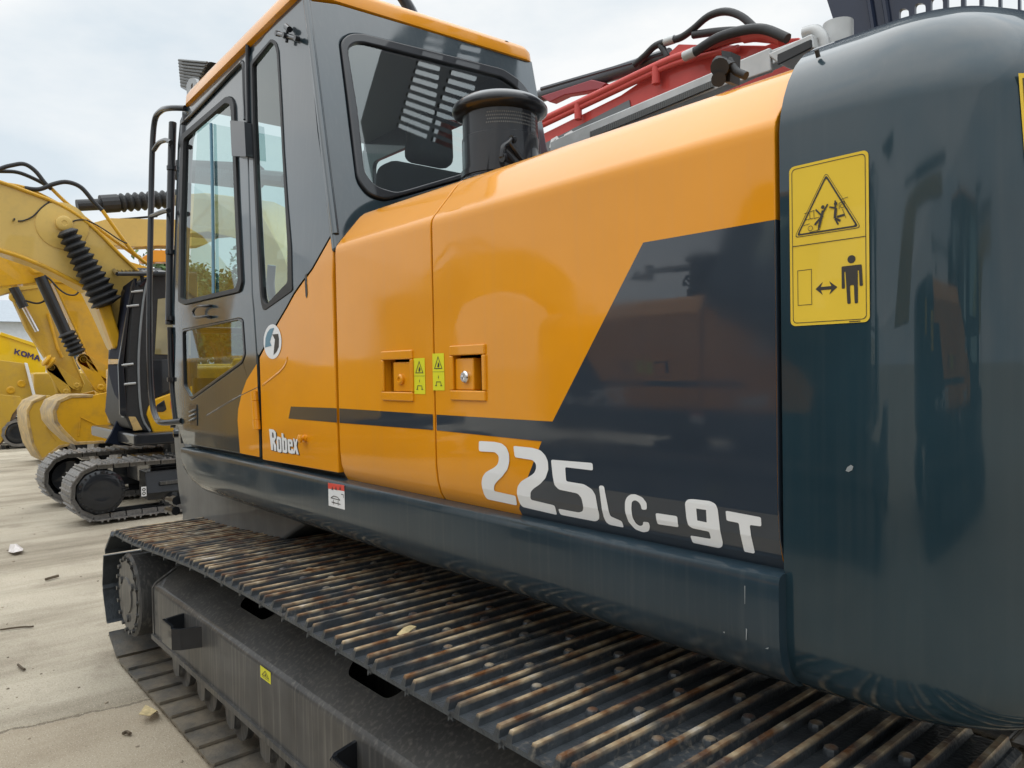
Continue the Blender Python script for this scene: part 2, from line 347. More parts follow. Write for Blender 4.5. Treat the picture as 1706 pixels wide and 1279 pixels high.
# ------------------------------------------------------------------ ground
def ground_mat():
    m = bpy.data.materials.new('concrete_yard'); m.use_nodes = True; t = m.node_tree; b = t.nodes['Principled BSDF']; lk = t.links.new
    tcn = t.nodes.new('ShaderNodeTexCoord')
    def nz(scale, detail=6, rough=.6, sc=(1, 1, 1)):
        mpn = t.nodes.new('ShaderNodeMapping'); mpn.inputs['Scale'].default_value = sc; lk(tcn.outputs['Object'], mpn.inputs[0])
        n = t.nodes.new('ShaderNodeTexNoise'); n.inputs['Scale'].default_value = scale; n.inputs['Detail'].default_value = detail; n.inputs['Roughness'].default_value = rough
        lk(mpn.outputs[0], n.inputs['Vector']); return n.outputs[0]
    def ramp(s, a, ca, b_, cb):
        r = t.nodes.new('ShaderNodeValToRGB'); lk(s, r.inputs[0]); r.color_ramp.elements[0].position = a; r.color_ramp.elements[0].color = (*ca, 1)
        r.color_ramp.elements[1].position = b_; r.color_ramp.elements[1].color = (*cb, 1); return r.outputs[0]
    def mixc(f, a, b_, mode='MIX'):
        mi = t.nodes.new('ShaderNodeMix'); mi.data_type = 'RGBA'; mi.blend_type = mode
        if isinstance(f, float): mi.inputs[0].default_value = f
        else: lk(f, mi.inputs[0])
        lk(a, mi.inputs[6])
        if isinstance(b_, tuple): mi.inputs[7].default_value = (*b_, 1)
        else: lk(b_, mi.inputs[7])
        return mi.outputs[2]
    base = ramp(nz(.9), .33, (.365, .32, .245), .67, (.52, .465, .365))
    fine = ramp(nz(70, 8, .8), .30, (.72, .72, .72), .68, (1.12, 1.12, 1.12))
    c = mixc(1.0, base, fine, 'MULTIPLY')
    band = ramp(nz(1.1, 5, .6, (2.4, .35, 1)), .47, (1, 1, 1), .68, (.62, .60, .57))       # tyre-washed bands
    c = mixc(1.0, c, band, 'MULTIPLY')
    st = ramp(nz(2.3, 9, .7), .54, (0, 0, 0), .72, (.75, .75, .75)); c = mixc(st, c, (.22, .18, .135))
    # a worn joint with the browner slab on the camera's side of it
    s = t.nodes.new('ShaderNodeSeparateXYZ'); lk(tcn.outputs['Object'], s.inputs[0])
    w = nz(5, 6, .7); ad = t.nodes.new('ShaderNodeMath'); ad.operation = 'MULTIPLY_ADD'; lk(w, ad.inputs[0]); ad.inputs[1].default_value = .16; lk(s.outputs[0], ad.inputs[2])
    tl = t.nodes.new('ShaderNodeMath'); tl.operation = 'MULTIPLY_ADD'; lk(s.outputs[1], tl.inputs[0]); tl.inputs[1].default_value = -.16; lk(ad.outputs[0], tl.inputs[2])
    e = t.nodes.new('ShaderNodeMapRange'); lk(tl.outputs[0], e.inputs[0]); e.inputs[1].default_value = 4.36; e.inputs[2].default_value = 4.27; e.inputs[4].default_value = .55
    c = mixc(e.outputs[0], c, (.33, .265, .185))
    ln = t.nodes.new('ShaderNodeMath'); ln.operation = 'COMPARE'; lk(tl.outputs[0], ln.inputs[0]); ln.inputs[1].default_value = 4.315; ln.inputs[2].default_value = .012
    c = mixc(ln.outputs[0], c, (.17, .14, .10))
    gr = ramp(nz(160, 2, .5), .60, (0, 0, 0), .66, (.8, .8, .8)); c = mixc(gr, c, (.55, .49, .40))
    gd = ramp(nz(110, 2, .5), .64, (0, 0, 0), .69, (.8, .8, .8)); c = mixc(gd, c, (.14, .11, .08))
    lk(c, b.inputs['Base Color']); b.inputs['Roughness'].default_value = .9
    bp = t.nodes.new('ShaderNodeBump'); bp.inputs['Strength'].default_value = .5; bp.inputs['Distance'].default_value = .02; lk(nz(45, 8, .8), bp.inputs['Height']); lk(bp.outputs[0], b.inputs['Normal'])
    return m
bm = bmesh.new(); bmesh.ops.create_grid(bm, x_segments=8, y_segments=8, size=400)
g = obj('ground', bm, ground_mat()); g['kind'] = 'structure'

# ================================================================== MAIN EXCAVATOR
EX = thing('excavator', 'large orange and dark slate crawler excavator filling the foreground, marked 225LC-9T', 'excavator', (2.7, -2.7, 0))
def part(name, bm, m, parent=None, **k): return obj(name, bm, m, parent or EX, **k)

# ---- engine-side doors: one folded profile in (s -> Y, Z), s = Z on the flat
PROF = [(-1.362, 1.236), (-1.346, 1.262), (-1.336, 1.30), (-1.331, 1.35), (-1.33, 1.42), (-1.33, 2.080), (-1.3308, 2.096), (-1.334, 2.108), (-1.341, 2.119),
        (-1.420, 2.212), (-1.436, 2.230), (-1.456, 2.246), (-1.483, 2.258), (-1.53, 2.267), (-1.75, 2.276)]
PS = []
_s = PROF[0][1]
for i, p in enumerate(PROF):
    if i: _s += math.hypot(p[0] - PROF[i - 1][0], p[1] - PROF[i - 1][1])
    PS.append(_s)
_d = PS[4] - PROF[4][1]; PS = [s - _d for s in PS]
def panel_pt(x, s, off=0.0):
    i = 0
    while i < len(PS) - 2 and s > PS[i + 1]: i += 1
    t = (s - PS[i]) / (PS[i + 1] - PS[i])
    y = PROF[i][0] + (PROF[i + 1][0] - PROF[i][0]) * t; z = PROF[i][1] + (PROF[i + 1][1] - PROF[i][1]) * t
    if off:
        dy = PROF[i + 1][0] - PROF[i][0]; dz = PROF[i + 1][1] - PROF[i][1]; l = math.hypot(dy, dz)
        y += off * dz / l; z += -off * dy / l
    return Vector((x, y, z))
CUTS = [(1, s) for s in PS[1:-1]]
def xz(px, py): p = PY(px, py, YS); return (p.x, p.z)
def hole_rect(a, b, r=.006): return rrect(min(a[0], b[0]), min(a[1], b[1]), max(a[0], b[0]), max(a[1], b[1]), r, 3)
L1 = (xz(641, 654), xz(685, 596)); L2 = (xz(756, 652), xz(805, 588))
X_CW = .764; X_23 = 1.922; X_12 = 2.553
def door(name, x0, x1, holes):
    bm = bmesh.new()
    s1 = PS[-1] if name else 0
    fill(bm, [(x0, PS[0]), (x1, PS[0]), (x1, PS[-1]), (x0, PS[-1])], holes, lambda a, s: panel_pt(a, s), CUTS, flip_to=(0, 1, .3))
    return part('access_door', bm, ORANGE, solid=.03, bevel=.003, seg=2)
G = .004
d3 = door('a', X_CW + .002, X_23 - G, [hole_rect(*L2)])
d2 = door('b', X_23 + G, X_12 - G, [hole_rect(*L1)])
# dark pocket strips behind the gaps
bm = bmesh.new()
box(bm, .76, -1.9, 1.05, 2.60, -1.375, 2.06); box(bm, 2.56, -1.9, 1.05, 4.30, -1.375, 1.236); prism(bm, [(.757, -1.9, 1.05), (.757, -1.36, 1.05), (.757, -1.36, 2.09), (.757, -1.48, 2.225), (.757, -1.9, 2.24)], (.009, 0, 0))
part('engine_bay', bm, RUBBER)

# latches
def latch(dr, rect, key, lock, dark):
    (xa, za), (xb, zb) = rect; x0, x1 = sorted((xa, xb)); z0, z1 = sorted((za, zb)); y = YS
    bm = bmesh.new()
    for (u0, v0, u1, v1) in ((x0 - .012, z1 - .004, x1 + .012, z1 + .026), (x0 - .012, z0 - .026, x1 + .012, z0 + .004), (x0 - .014, z0 + .004, x0 + .003, z1 - .004), (x1 - .003, z0 + .004, x1 + .014, z1 - .004)):
        box(bm, u0, y - .004, v0, u1, y + .007, v1)
    fr = obj('latch', bm, ORANGE, dr, bevel=.004)
    bm = bmesh.new(); box(bm, x0 - .01, y - .062, z0 - .01, x1 + .01, y - .045, z1 + .01)
    for (u0, v0, u1, v1) in ((x0 - .006, z1, x1 + .006, z1 + .006), (x0 - .006, z0 - .006, x1 + .006, z0), (x0 - .006, z0, x0, z1), (x1, z0, x1 + .006, z1)):
        box(bm, u0, y - .05, v0, u1, y - .031, v1)
    obj('latch_pan', bm, BLACK if dark else ORANGE, dr)
    w = x1 - x0
    px0, px1 = (x0 + .052, x1 - .004) if dark else (x0 + .004, x1 - .05)
    bm = bmesh.new(); box(bm, px0, y - .035, z0 + .004, px1, y - .004, z1 - .012)
    obj('latch_paddle', bm, ORANGE, dr, bevel=.004)
    bm = bmesh.new(); c = Vector(((px0 + px1) / 2 + key, y - .006, (z0 + z1) / 2 - .012))
    lathe(bm, c, c + Vector((0, 1, 0)), [(0, .018), (.010, .018), (.014, .014), (.014, .008), (.010, .007)], 20)
    obj('lock', bm, lock, dr, smooth=40)
latch(d2, L1, .005, ORANGE, False)
latch(d3, L2, -.01, CHROME, True)

# small warning stickers by the latches
def flat_sticker(name, parent, x0, z0, x1, z1, shapes, base_m, y=YS + .0012, shape_off=.0006, ink=INK, r=.002):
    """x0 is the image-left edge; u runs 0..1 image left to right, v 0..1 bottom to top"""
    def mp(off): return lambda u, v: Vector((x0 + (x1 - x0) * u, y + off, z0 + (z1 - z0) * v))
    bm = bmesh.new(); fill(bm, [(0, 0), (1, 0), (1, 1), (0, 1)] if r == 0 else rrect(0, 0, 1, 1, r, 4), [], mp(0), flip_to=(0, 1, 0))
    for o, hs in shapes: fill(bm, o, hs, mp(shape_off), mi=1, flip_to=(0, 1, 0))
    return obj(name, bm, [base_m, ink], parent)
tri_small = ([(.5, .93), (.86, .58), (.14, .58)], [[(.5, .88), (.78, .602), (.22, .602)]])
hand = ([(.42, .63), (.5, .78), (.55, .74), (.62, .70), (.56, .62)], [])
br = [([(.3, .22), (.7, .22), (.7, .24), (.3, .24)], []), ([(.26, .14), (.32, .14), (.34, .22), (.3, .22)], []), ([(.68, .22), (.72, .22), (.76, .14), (.70, .14)], []), ([(.2, .12), (.36, .12), (.36, .14), (.2, .14)], []), ([(.66, .12), (.82, .12), (.82, .14), (.66, .14)], []),
      ([(.47, .36), (.5, .31), (.53, .36), (.5, .42)], []), ([(0, .5), (1, .5), (1, .508), (0, .508)], [])]
a, b = xz(691, 656), xz(708, 596); flat_sticker('warning_sticker', d2, a[0], a[1], b[0], b[1], [tri_small, hand] + br, STICKL, r=0)
a, b = xz(722, 650), xz(740, 588); flat_sticker('warning_sticker', d3, a[0], a[1], b[0], b[1], [tri_small, hand] + br, STICKL, r=0)

# black wedge and stripe decals, split at the door gap
def px_sheet(name, parent, polys, m, off, cuts=CUTS, holes=None):
    bm = bmesh.new()
    for i, poly in enumerate(polys):
        pts = [xz(*p) for p in poly]; hs = [[xz(*p) for p in h] for h in (holes or {}).get(i, [])]
        fill(bm, pts, hs, lambda a, s: panel_pt(a, s, off), cuts, flip_to=(0, 1, 0))
    return obj(name, bm, m, parent)
xe = X_CW + .003
wx = PY(1285, 367, YS)
zt1, zt0 = xz(720, 690)[1], xz(721, 716)[1]
wedge = [(xe, xz(1285, 367)[1]), xz(1072, 404), xz(921, 702), (X_23 - G - .006, zt1), (X_23 - G - .006, zt0), xz(903, 735), xz(857, 851), (xz(857, 851)[0], PS[0] + .002), (xe, PS[0] + .002)]
bm = bmesh.new(); fill(bm, wedge, [], lambda a, s: panel_pt(a, s, .0012), CUTS, flip_to=(0, 1, 0)); obj('black_decal_and_shade', bm, DECALB_SHADE, d3)
bm = bmesh.new(); prism(bm, [(X_CW + .0022, -1.366, 1.245), (X_CW + .0022, -1.347, 1.262), (X_CW + .0022, -1.334, 1.30), (X_CW + .0022, -1.3290, 1.36), (X_CW + .0022, -1.3285, 1.921), (X_CW + .0022, -1.366, 1.921)], (-.0022, 0, 0)); obj('black_decal_and_shade', bm, DECALB_SHADE, d3)  # dark strip paints the shade on the door's end face in the gap
bm = bmesh.new(); fill(bm, [(X_23 + G + .006, zt1), (X_12 - G - .006, xz(565, 680)[1]), (X_12 - G - .006, xz(565, 704)[1]), (X_23 + G + .006, zt0)], [], lambda a, s: panel_pt(a, s, .0012), [], flip_to=(0, 1, 0)); obj('black_decal_and_shade', bm, DECALB_SHADE, d2)

# lettering 225LC-9T
def cp(pts, s, ox, oy): return [(ox + x / s, oy + y / s) for x, y in pts]
T1 = [[(118,165),(200,170),(235,178),(258,198),(271,230),(272,270),(262,310),(235,345),(205,372),(190,390),(186,420),(295,445),(292,498),(140,465),(130,440),(125,380),(132,350),(150,325),(195,300),(212,285),(219,262),(218,240),(200,222),(118,218)],
 [(293,190),(390,200),(430,212),(455,238),(468,268),(470,310),(455,355),(425,385),(390,408),(374,425),(370,465),(490,495),(493,547),(318,505),(307,480),(303,425),(310,395),(330,370),(375,345),(398,328),(408,305),(407,280),(390,262),(300,248)],
 [(484,260),(695,277),(697,315),(555,298),(560,370),(650,385),(690,410),(706,440),(716,540),(710,568),(690,580),(510,545),(505,512),(610,532),(632,525),(640,500),(633,455),(615,432),(520,412),(500,390),(492,345)],
 [(727,396),(734,391),(748,393),(753,400),(772,550),(828,577),(832,612),(760,597),(745,585),(737,560)],
 [(965,515),(966,480),(945,450),(910,435),(885,436),(865,452),(855,475),(852,520),(862,580),(890,620),(930,637),(960,630),(970,605),(968,580),(938,578),(936,595),(920,603),(900,590),(888,560),(885,510),(890,475),(905,465),(922,472),(935,490),(938,515)],
 [(1008,532),(1118,548),(1120,606),(1012,590)],
 [(1162,480),(1175,462),(1200,460),(1290,470),(1318,485),(1328,510),(1338,690),(1330,712),(1310,718),(1180,690),(1173,650),(1280,668),(1276,628),(1190,610),(1172,595),(1165,560)],
 [(1368,522),(1376,520),(1540,551),(1547,556),(1547,600),(1487,592),(1498,740),(1490,745),(1447,736),(1443,730),(1432,582),(1370,570)]]
px_sheet('lettering', d3, [rpoly(cp(p, 3.046, 760, 680), 3.2, 3) for p in T1], WHITE, .0022, holes={6: [cp([(1218,508),(1268,515),(1268,580),(1220,570)], 3.046, 760, 680)]})

# ---- front side panel (orange, below and behind the cab) and cab shell on one surface
def cz(px, py): p = PC(px, py); return (p.x, p.z)
def cabmap(off=0.0): return lambda x, z: Vector((x, ycab(z) + off, z))
ZCUT = [(1, 2.0)]
def cab_sheet(name, parent, outer, holes, m, off=0.0, solid=.0, bevel=0.0, cuts=ZCUT):
    bm = bmesh.new(); fill(bm, [cz(*p) for p in outer], [[cz(*p) for p in h] for h in holes], cabmap(off), cuts, flip_to=(0, 1, .05))
    return obj(name, bm, m, parent, solid=solid, bevel=bevel, smooth=None)
P1 = [(432,595),(440,580),(461,541),(478,512),(490,490),(520,449),(551,394),(556,391),(563,788),(540,784),(437,766),(435,690)]
p1 = cab_sheet('side_panel', EX, P1, [], ORANGE, 0, .03, .005)
cab_sheet('slot', p1, [(508.5,458),(511.5,455),(513,488),(511.5,497),(509.5,493)], [], INK, .0015)
bm = bmesh.new(); fill(bm, [(X_12 + G + .006, xz(565, 680)[1]), (xz(485, 677)[0], xz(485, 677)[1]), (xz(481, 697)[0], xz(481, 697)[1]), (X_12 + G + .006, xz(565, 704)[1])], [], cabmap(.0012), [], flip_to=(0, 1, 0)); obj('black_decal_and_shade', bm, DECALB_SHADE, p1)
# raised crease in the orange panel
bm = bmesh.new(); tube(bm, [Vector(cabmap(-.004)(*cz(*q))) for q in ((437,642),(455,628),(468,617),(476,606),(479,594))], .007, 6, 4); obj('crease', bm, ORANGE, p1, smooth=60)
# lettering Robex
RB = [[(1200,100),(1255,110),(1280,140),(1285,200),(1270,235),(1265,250),(1285,300),(1285,365),(1262,360),(1255,290),(1247,268),(1250,355),(1226,350)],
 [(1300,190),(1335,200),(1345,220),(1350,370),(1335,382),(1305,372),(1295,350),(1290,210)],
 [(1347,150),(1369,155),(1374,203),(1400,210),(1411,230),(1417,372),(1405,387),(1362,378)],
 [(1425,220),(1465,225),(1479,245),(1482,312),(1447,305),(1449,350),(1463,357),(1463,335),(1486,340),(1490,385),(1475,397),(1440,387),(1427,370),(1419,240)],
 [(1484,213),(1503,217),(1512,265),(1520,220),(1536,224),(1526,300),(1553,406),(1527,401),(1514,348),(1504,396),(1484,391),(1500,300)]]
RH = {0: [[(1236,140),(1253,148),(1258,205),(1240,205)]], 1: [[(1312,225),(1325,230),(1330,345),(1316,340)]], 2: [[(1376,238),(1388,243),(1393,352),(1381,348)]], 3: [[(1442,250),(1456,254),(1459,283),(1444,280)]]}
def letters(name, parent, polys, holes, s, ox, oy, m, off, dx=0, dy=0):
    bm = bmesh.new()
    for i, p in enumerate(polys):
        fill(bm, [cz(*q) for q in cp([(x + dx, y + dy) for x, y in p], s, ox, oy)], [[cz(*q) for q in cp([(x + dx, y + dy) for x, y in h], s, ox, oy)] for h in holes.get(i, [])], cabmap(off), [], flip_to=(0, 1, 0))
    return obj(name, bm, m, parent)
letters('lettering_backing', p1, RB, {}, 7.104, 280, 700, INK, .001, 9, 9)  # black print backing, offset behind the white letters
letters('lettering', p1, RB, RH, 7.104, 280, 700, WHITE, .0022)
# knob beside it
bm = bmesh.new(); c = Vector(cabmap(0)(*cz(509, 730)))
lathe(bm, c, c + Vector((0, 1, 0)), [(0, .015), (.008, .015), (.010, .009), (.018, .009), (.020, .017), (.028, .017), (.031, .010)], 12); obj('knob', bm, ORANGE, p1, smooth=40)
# hinge
bm = bmesh.new(); a = Vector(cabmap(.012)(*cz(428, 652))); b = Vector(cabmap(.012)(*cz(433, 715)))
l = (b - a).length; lathe(bm, a, b, [(0, .017), (l * .24, .017), (l * .25, .014), (l * .27, .017), (l * .74, .017), (l * .75, .014), (l * .77, .017), (l, .017)], 12); obj('hinge', bm, ORANGE, p1, smooth=40)

# round emblem
bm = bmesh.new(); c = cz(454.5, 569); rx = abs(cz(440, 569)[0] - c[0]); rz = abs(cz(454.5, 540)[1] - c[1])
rr = rz * 1.0
fill(bm, [(c[0] + rx * math.cos(t), c[1] + rz * math.sin(t)) for t in [2 * math.pi * k / 40 for k in range(40)]], [], cabmap(.002), flip_to=(0, 1, 0))
def em(pts): return [(c[0] - (x - 946) / 77 * rx, c[1] - (y - 456) / 147 * rz) for x, y in pts]
fill(bm, em([(965,340),(930,345),(905,375),(888,420),(882,500),(940,490),(925,455)]), [], cabmap(.003), mi=1, flip_to=(0, 1, 0))
fill(bm, em([(948,395),(998,395),(1004,440),(1000,505),(980,545),(955,570),(962,500),(970,440)]), [], cabmap(.003), mi=2, flip_to=(0, 1, 0))
obj('emblem', bm, [WHITE, BLUE, INK], p1)

# ---- cab
Q_OUT = [(418,104),(453,64),(461,70),(465,84),(470,170),(474,250),(480,340),(486,410),(488,484),(440,518),(436,505),(430,420),(424,300),(420,200)]
Q_IN = [(421,108),(452,69),(459,76),(462,88),(467,170),(471,250),(476,340),(480,410),(480,470),(444,508),(438,498),(433,420),(427,300),(423,200)]
CAB_Q = [(411,101),(486,-2),(508,-4),(529,220),(553,388),(549,394),(519,447),(489,488),(476,512),(460,539),(439,578),(431,592),(429,588),(424,515),(413,215)]
cab = cab_sheet('cab', EX, CAB_Q, [rpoly(Q_OUT, 4)], CABP, 0, .03)
def ring(name, parent, o, i, m, off, r=4, solid=.012, bev=.003): return cab_sheet(name, parent, rpoly(o, r), [rpoly(i, r)], m, off, solid, bev)
ring('window_seal', cab, Q_OUT, Q_IN, RUBBER, .004)
cab_sheet('side_window', cab, Q_IN, [], GLASS, -.008, .0)
# roof rail strip over door, front post strip
D_OUT = [(307,206),(400,107),(409,104),(412,215),(423,515),(428,590),(431,690),(434,762),(306,739),(290,690),(293,560),(300,238)]
G_OUT = [(304,226),(380,161),(389,163),(393,175),(399,330),(406,470),(402,486),(310,507),(300,503),(302,380)]
G_IN = [(309,232),(378,172),(385,173),(388,182),(394,330),(400,466),(396,480),(310,500),(304,497),(305,380)]
LG = [(304,549),(400,530),(406,533),(410,590),(405,604),(319,666),(306,645)]
LGI = [(306,552),(399,533),(404,537),(407,589),(403,601),(319,661),(308,642)]
dr = cab_sheet('cab_door', EX, D_OUT, [rpoly(G_OUT, 4), rpoly(LG, 4)], CABP, .002, .03, .006)
ring('window_seal', dr, G_OUT, G_IN, RUBBER, .012, solid=.02)
cab_sheet('door_window', dr, G_IN, [], GLASS, -.004)
bm = bmesh.new(); tube(bm, [Vector(cabmap(.006)(*cz(x, y))) for x, y in ((353.5, 206), (356.5, 350), (357.5, 489))], .008, 6, 3); obj('window_divider', bm, MATS['logo_blue'], dr, smooth=60)
ring('window_seal', dr, LG, LGI, BLACK, .006)
cab_sheet('lower_window', dr, LGI, [], GLASSD, -.004)
ring('door_gap_seal', dr, [(300,200),(402,99),(414,96),(418,215),(428,515),(437,764),(433,764),(422,515),(411,215),(408,106),(400,109),(304,208)][:12], [(409,400),(410,400),(410,401)], RUBBER, -.006, r=.5) if False else None
# orange corner of the door
cab_sheet('orange_corner', dr, [(429,606),(432,690),(433.5,761),(401,754.5),(397,700),(398,682),(404,655),(412,633)], [], ORANGE, .0035)
bm = bmesh.new(); tube(bm, [Vector(cabmap(-.001)(*cz(*q))) for q in ((345,692),(375,674),(399,660),(430,645))], .0055, 6, 4); obj('crease', bm, [DARK], dr, smooth=60)
# door handle, lower vent, door hinge cover
bm = bmesh.new(); tube(bm, [Vector(cabmap(o)(*cz(*q))) for q, o in (((353,509),.0),((353,510),.03),((340,511),.035),((334,517),.035),((334,525),.035),((339,529),.035),((353,527),.03),((353,528),.0))], .007, 8, 3); obj('door_handle', bm, BLACK, dr, smooth=60)
bm = bmesh.new(); fill(bm, rrect(*cz(330, 709), *cz(317, 673), .004), [], cabmap(.006), flip_to=(0, 1, 0)); v = obj('door_vent', bm, BLACK, dr, solid=.01, bevel=.003)
bm = bmesh.new()
for k in range(3):
    p, q = cz(319.5, 686 + 7 * k), cz(328, 682 + 7 * k); bm.verts.ensure_lookup_table(); tube(bm, [Vector(cabmap(.012)(*p)), Vector(cabmap(.012)(*q))], .005, 6, 0)
obj('door_vent_slat', bm, GREYP, dr, smooth=60)
bm = bmesh.new(); fill(bm, rpoly([cz(*q) for q in ((397,203),(421,205),(424,263),(400,262))], .006), [], cabmap(.04), flip_to=(0, 1, 0)); obj('door_hinge', bm, BLACK, dr, solid=.045, bevel=.006)
# front post
bm = bmesh.new(); fill(bm, [cz(*q) for q in ((304,180),(311,187),(307,206),(300,238),(293,560),(290,690),(303,738),(288,700),(284,560),(292,240),(296,200))], [], cabmap(-.012), [(1, 2.0)], flip_to=(0, 1, 0)); part('front_pillar', bm, CABP, cab, solid=.06, bevel=.006)
bm = bmesh.new(); fill(bm, [cz(*q) for q in ((302,182),(487,-1),(486,3),(411,104),(405,103),(307,207),(301,215))], [], cabmap(-.004), [], flip_to=(0, 1, 0)); part('roof_rail', bm, CABP, cab, solid=.04, bevel=.004)
bm = bmesh.new(); tube(bm, [Vector(cabmap(.01)(*cz(*q))) for q in ((307,207),(345,168),(400,110),(407,107),(410,116),(412,200))], .010, 6, 4); obj('drip_rail', bm, BLACK, cab, smooth=60)
bm = bmesh.new(); tube(bm, [Vector(cabmap(.006)(*cz(*q))) for q in ((415,72),(414,120),(416,205))], .012, 6, 3); obj('pillar_trim', bm, BLACK, cab, smooth=60)
# hold-back catch
bm = bmesh.new(); c = Vector(cabmap(.0)(*cz(486, 62)))
for q0, q1, r in (((470,58),(502,66),.010),((486,50),(485,72),.007),((484,46),(490,51),.013)):
    tube(bm, [Vector(cabmap(.02)(*cz(*q0))), Vector(cabmap(.02)(*cz(*q1)))], r, 8, 0)
tube(bm, [c, c + Vector((0, .04, 0))], .012, 8, 0)
for q in ((470,58),(502,66)): tube(bm, [Vector(cabmap(.01)(*cz(*q))), Vector(cabmap(.03)(*cz(*q)))], .012, 8, 0)
obj('door_catch', bm, BLACK, cab, smooth=50)

# rear wall of the cab
YR0 = lambda z: ycab(z)
def rmap(off=0.0): return lambda y, z: Vector((xrear(z) - off * .947, y, z + off * .322))
def ryz(px, py): p = PR(px, py); return (p.y, p.z)
RO = [(566,70),(580,58),(600,57),(836,116),(866,136),(884,160),(896,220),(900,260),(640,335),(612,325),(594,300),(580,180)]
RI = [(578,84),(588,74),(604,73),(834,130),(858,146),(872,165),(884,220),(888,255),(660,322),(625,312),(606,290),(594,180)]
bm = bmesh.new()
out_r = [(YS, 2.10), ryz(912, 245), ryz(887, 101), ryz(561, 5), (ycab(3.2), PC(507, 0).z)]
out_r[1:1] = [(-2.66, 2.10)]
fill(bm, out_r, [rpoly([ryz(*q) for q in RO], .03)], rmap(), [], flip_to=(-1, 0, .34)); rw = part('rear_wall', bm, CABP, cab, solid=.03, bevel=.01, seg=3)
bm = bmesh.new(); fill(bm, rpoly([ryz(*q) for q in RO], .03), [rpoly([ryz(*q) for q in RI], .03)], rmap(.012), flip_to=(-1, 0, .34)); obj('rear_window_seal', bm, BLACK, cab, solid=.03, bevel=.008, seg=3)
bm = bmesh.new(); fill(bm, rpoly([ryz(*q) for q in RI], .03), [], rmap(.0), flip_to=(-1, 0, .34)); obj('rear_window', bm, GLASSD, cab)
bm = bmesh.new(); tube(bm, [Vector((xrear(2.16) + .004, ycab(2.16) - .006, 2.16)), Vector((xrear(2.7) + .004, ycab(2.7) - .006, 2.7)), Vector((xrear(3.2) + .004, ycab(3.2) - .006, 3.2))], .014, 10, 0); obj('corner_post', bm, CABP, cab, smooth=60)
# far side wall of the cab, and front
YF = -2.66
bm = bmesh.new(); fill(bm, [(2.45, 1.25), (4.5, 1.25), (4.52, 2.2), (4.45, 3.2), (2.93, 3.2), (2.58, 2.16)], [rpoly([(2.85, 2.05), (4.40, 1.95), (4.36, 3.02), (3.05, 3.02)], .06)], lambda x, z: Vector((x, YF + .07 * max(0, z - 2), z)), ZCUT, flip_to=(0, -1, 0)); obj('far_wall', bm, DARK, cab, solid=.03, bevel=.005)
bm = bmesh.new()
for y in (-1.40, -2.62): tube(bm, [Vector((4.5, y + .02, 1.25)), Vector((4.53, y + .02, 2.1)), Vector((4.47, y - (.03 if y > -2 else -.03), 3.12))], .035, 8, 4)
tube(bm, [Vector((4.5, -1.45, 1.9)), Vector((4.5, -2.6, 1.9))], .02, 8, 0); box(bm, 4.46, -2.6, 1.25, 4.5, -1.42, 1.62)
obj('windscreen_frame', bm, BLACK, cab, smooth=50)
bm = bmesh.new(); loft(bm, [[(4.49, -1.42, 1.62), (4.49, -2.6, 1.62)], [(4.52, -1.42, 2.1), (4.52, -2.6, 2.1)], [(4.46, -1.48, 3.1), (4.46, -2.56, 3.1)]]); obj('windscreen', bm, GLASS, cab)
bm = bmesh.new(); box(bm, 2.6, -2.6, 1.22, 4.48, -1.40, 1.27); obj('cab_floor', bm, TRIM, cab)
bm = bmesh.new(); prism(bm, [(2.99, -1.48, 3.17), (4.42, -1.48, 3.15), (4.42, -2.56, 3.15), (2.99, -2.56, 3.19)], (0, 0, .02)); obj('headliner', bm, TRIM, cab)
# seat and consoles inside
bm = bmesh.new()
prism(bm, [(2.98, -2.28, 1.95), (2.98, -1.78, 1.95), (2.90, -1.80, 2.60), (2.90, -2.28, 2.60)], (.16, 0, 0)); prism(bm, [(2.95, -2.28, 1.78), (2.95, -1.78, 1.78), (3.55, -1.80, 1.82), (3.55, -2.26, 1.82)], (0, 0, .14))
prism(bm, [(2.90, -2.17, 2.61), (2.90, -1.91, 2.61), (2.88, -1.93, 2.82), (2.88, -2.15, 2.82)], (.11, 0, 0))
box(bm, 3.0, -2.24, 1.27, 3.5, -1.82, 1.77)
obj('seat', bm, SEATM, cab, bevel=.05, seg=4)
for y in (-1.62, -2.44):
    bm = bmesh.new(); box(bm, 3.1, y - .08, 1.27, 3.85, y + .08, 1.95); cs = obj('console', bm, TRIM, cab, bevel=.02)
    bm = bmesh.new(); tube(bm, [Vector((3.72, y + .02, 1.95)), Vector((3.78, y + .02, 2.08)), Vector((3.76, y + .02, 2.2))], .022, 8, 4); obj('control_lever', bm, BLACK, cab, smooth=60)
bm = bmesh.new(); box(bm, 3.05, -2.60, 1.27, 3.5, -2.53, 2.4); obj('side_cabinet', bm, TRIM, cab, bevel=.015)
bm = bmesh.new(); tube(bm, [Vector((4.3, -2.4, 1.62)), Vector((4.34, -2.4, 2.35))], .02, 6, 0); box(bm, 4.27, -2.5, 2.3, 4.33, -2.28, 2.48); obj('monitor', bm, BLACK, cab)


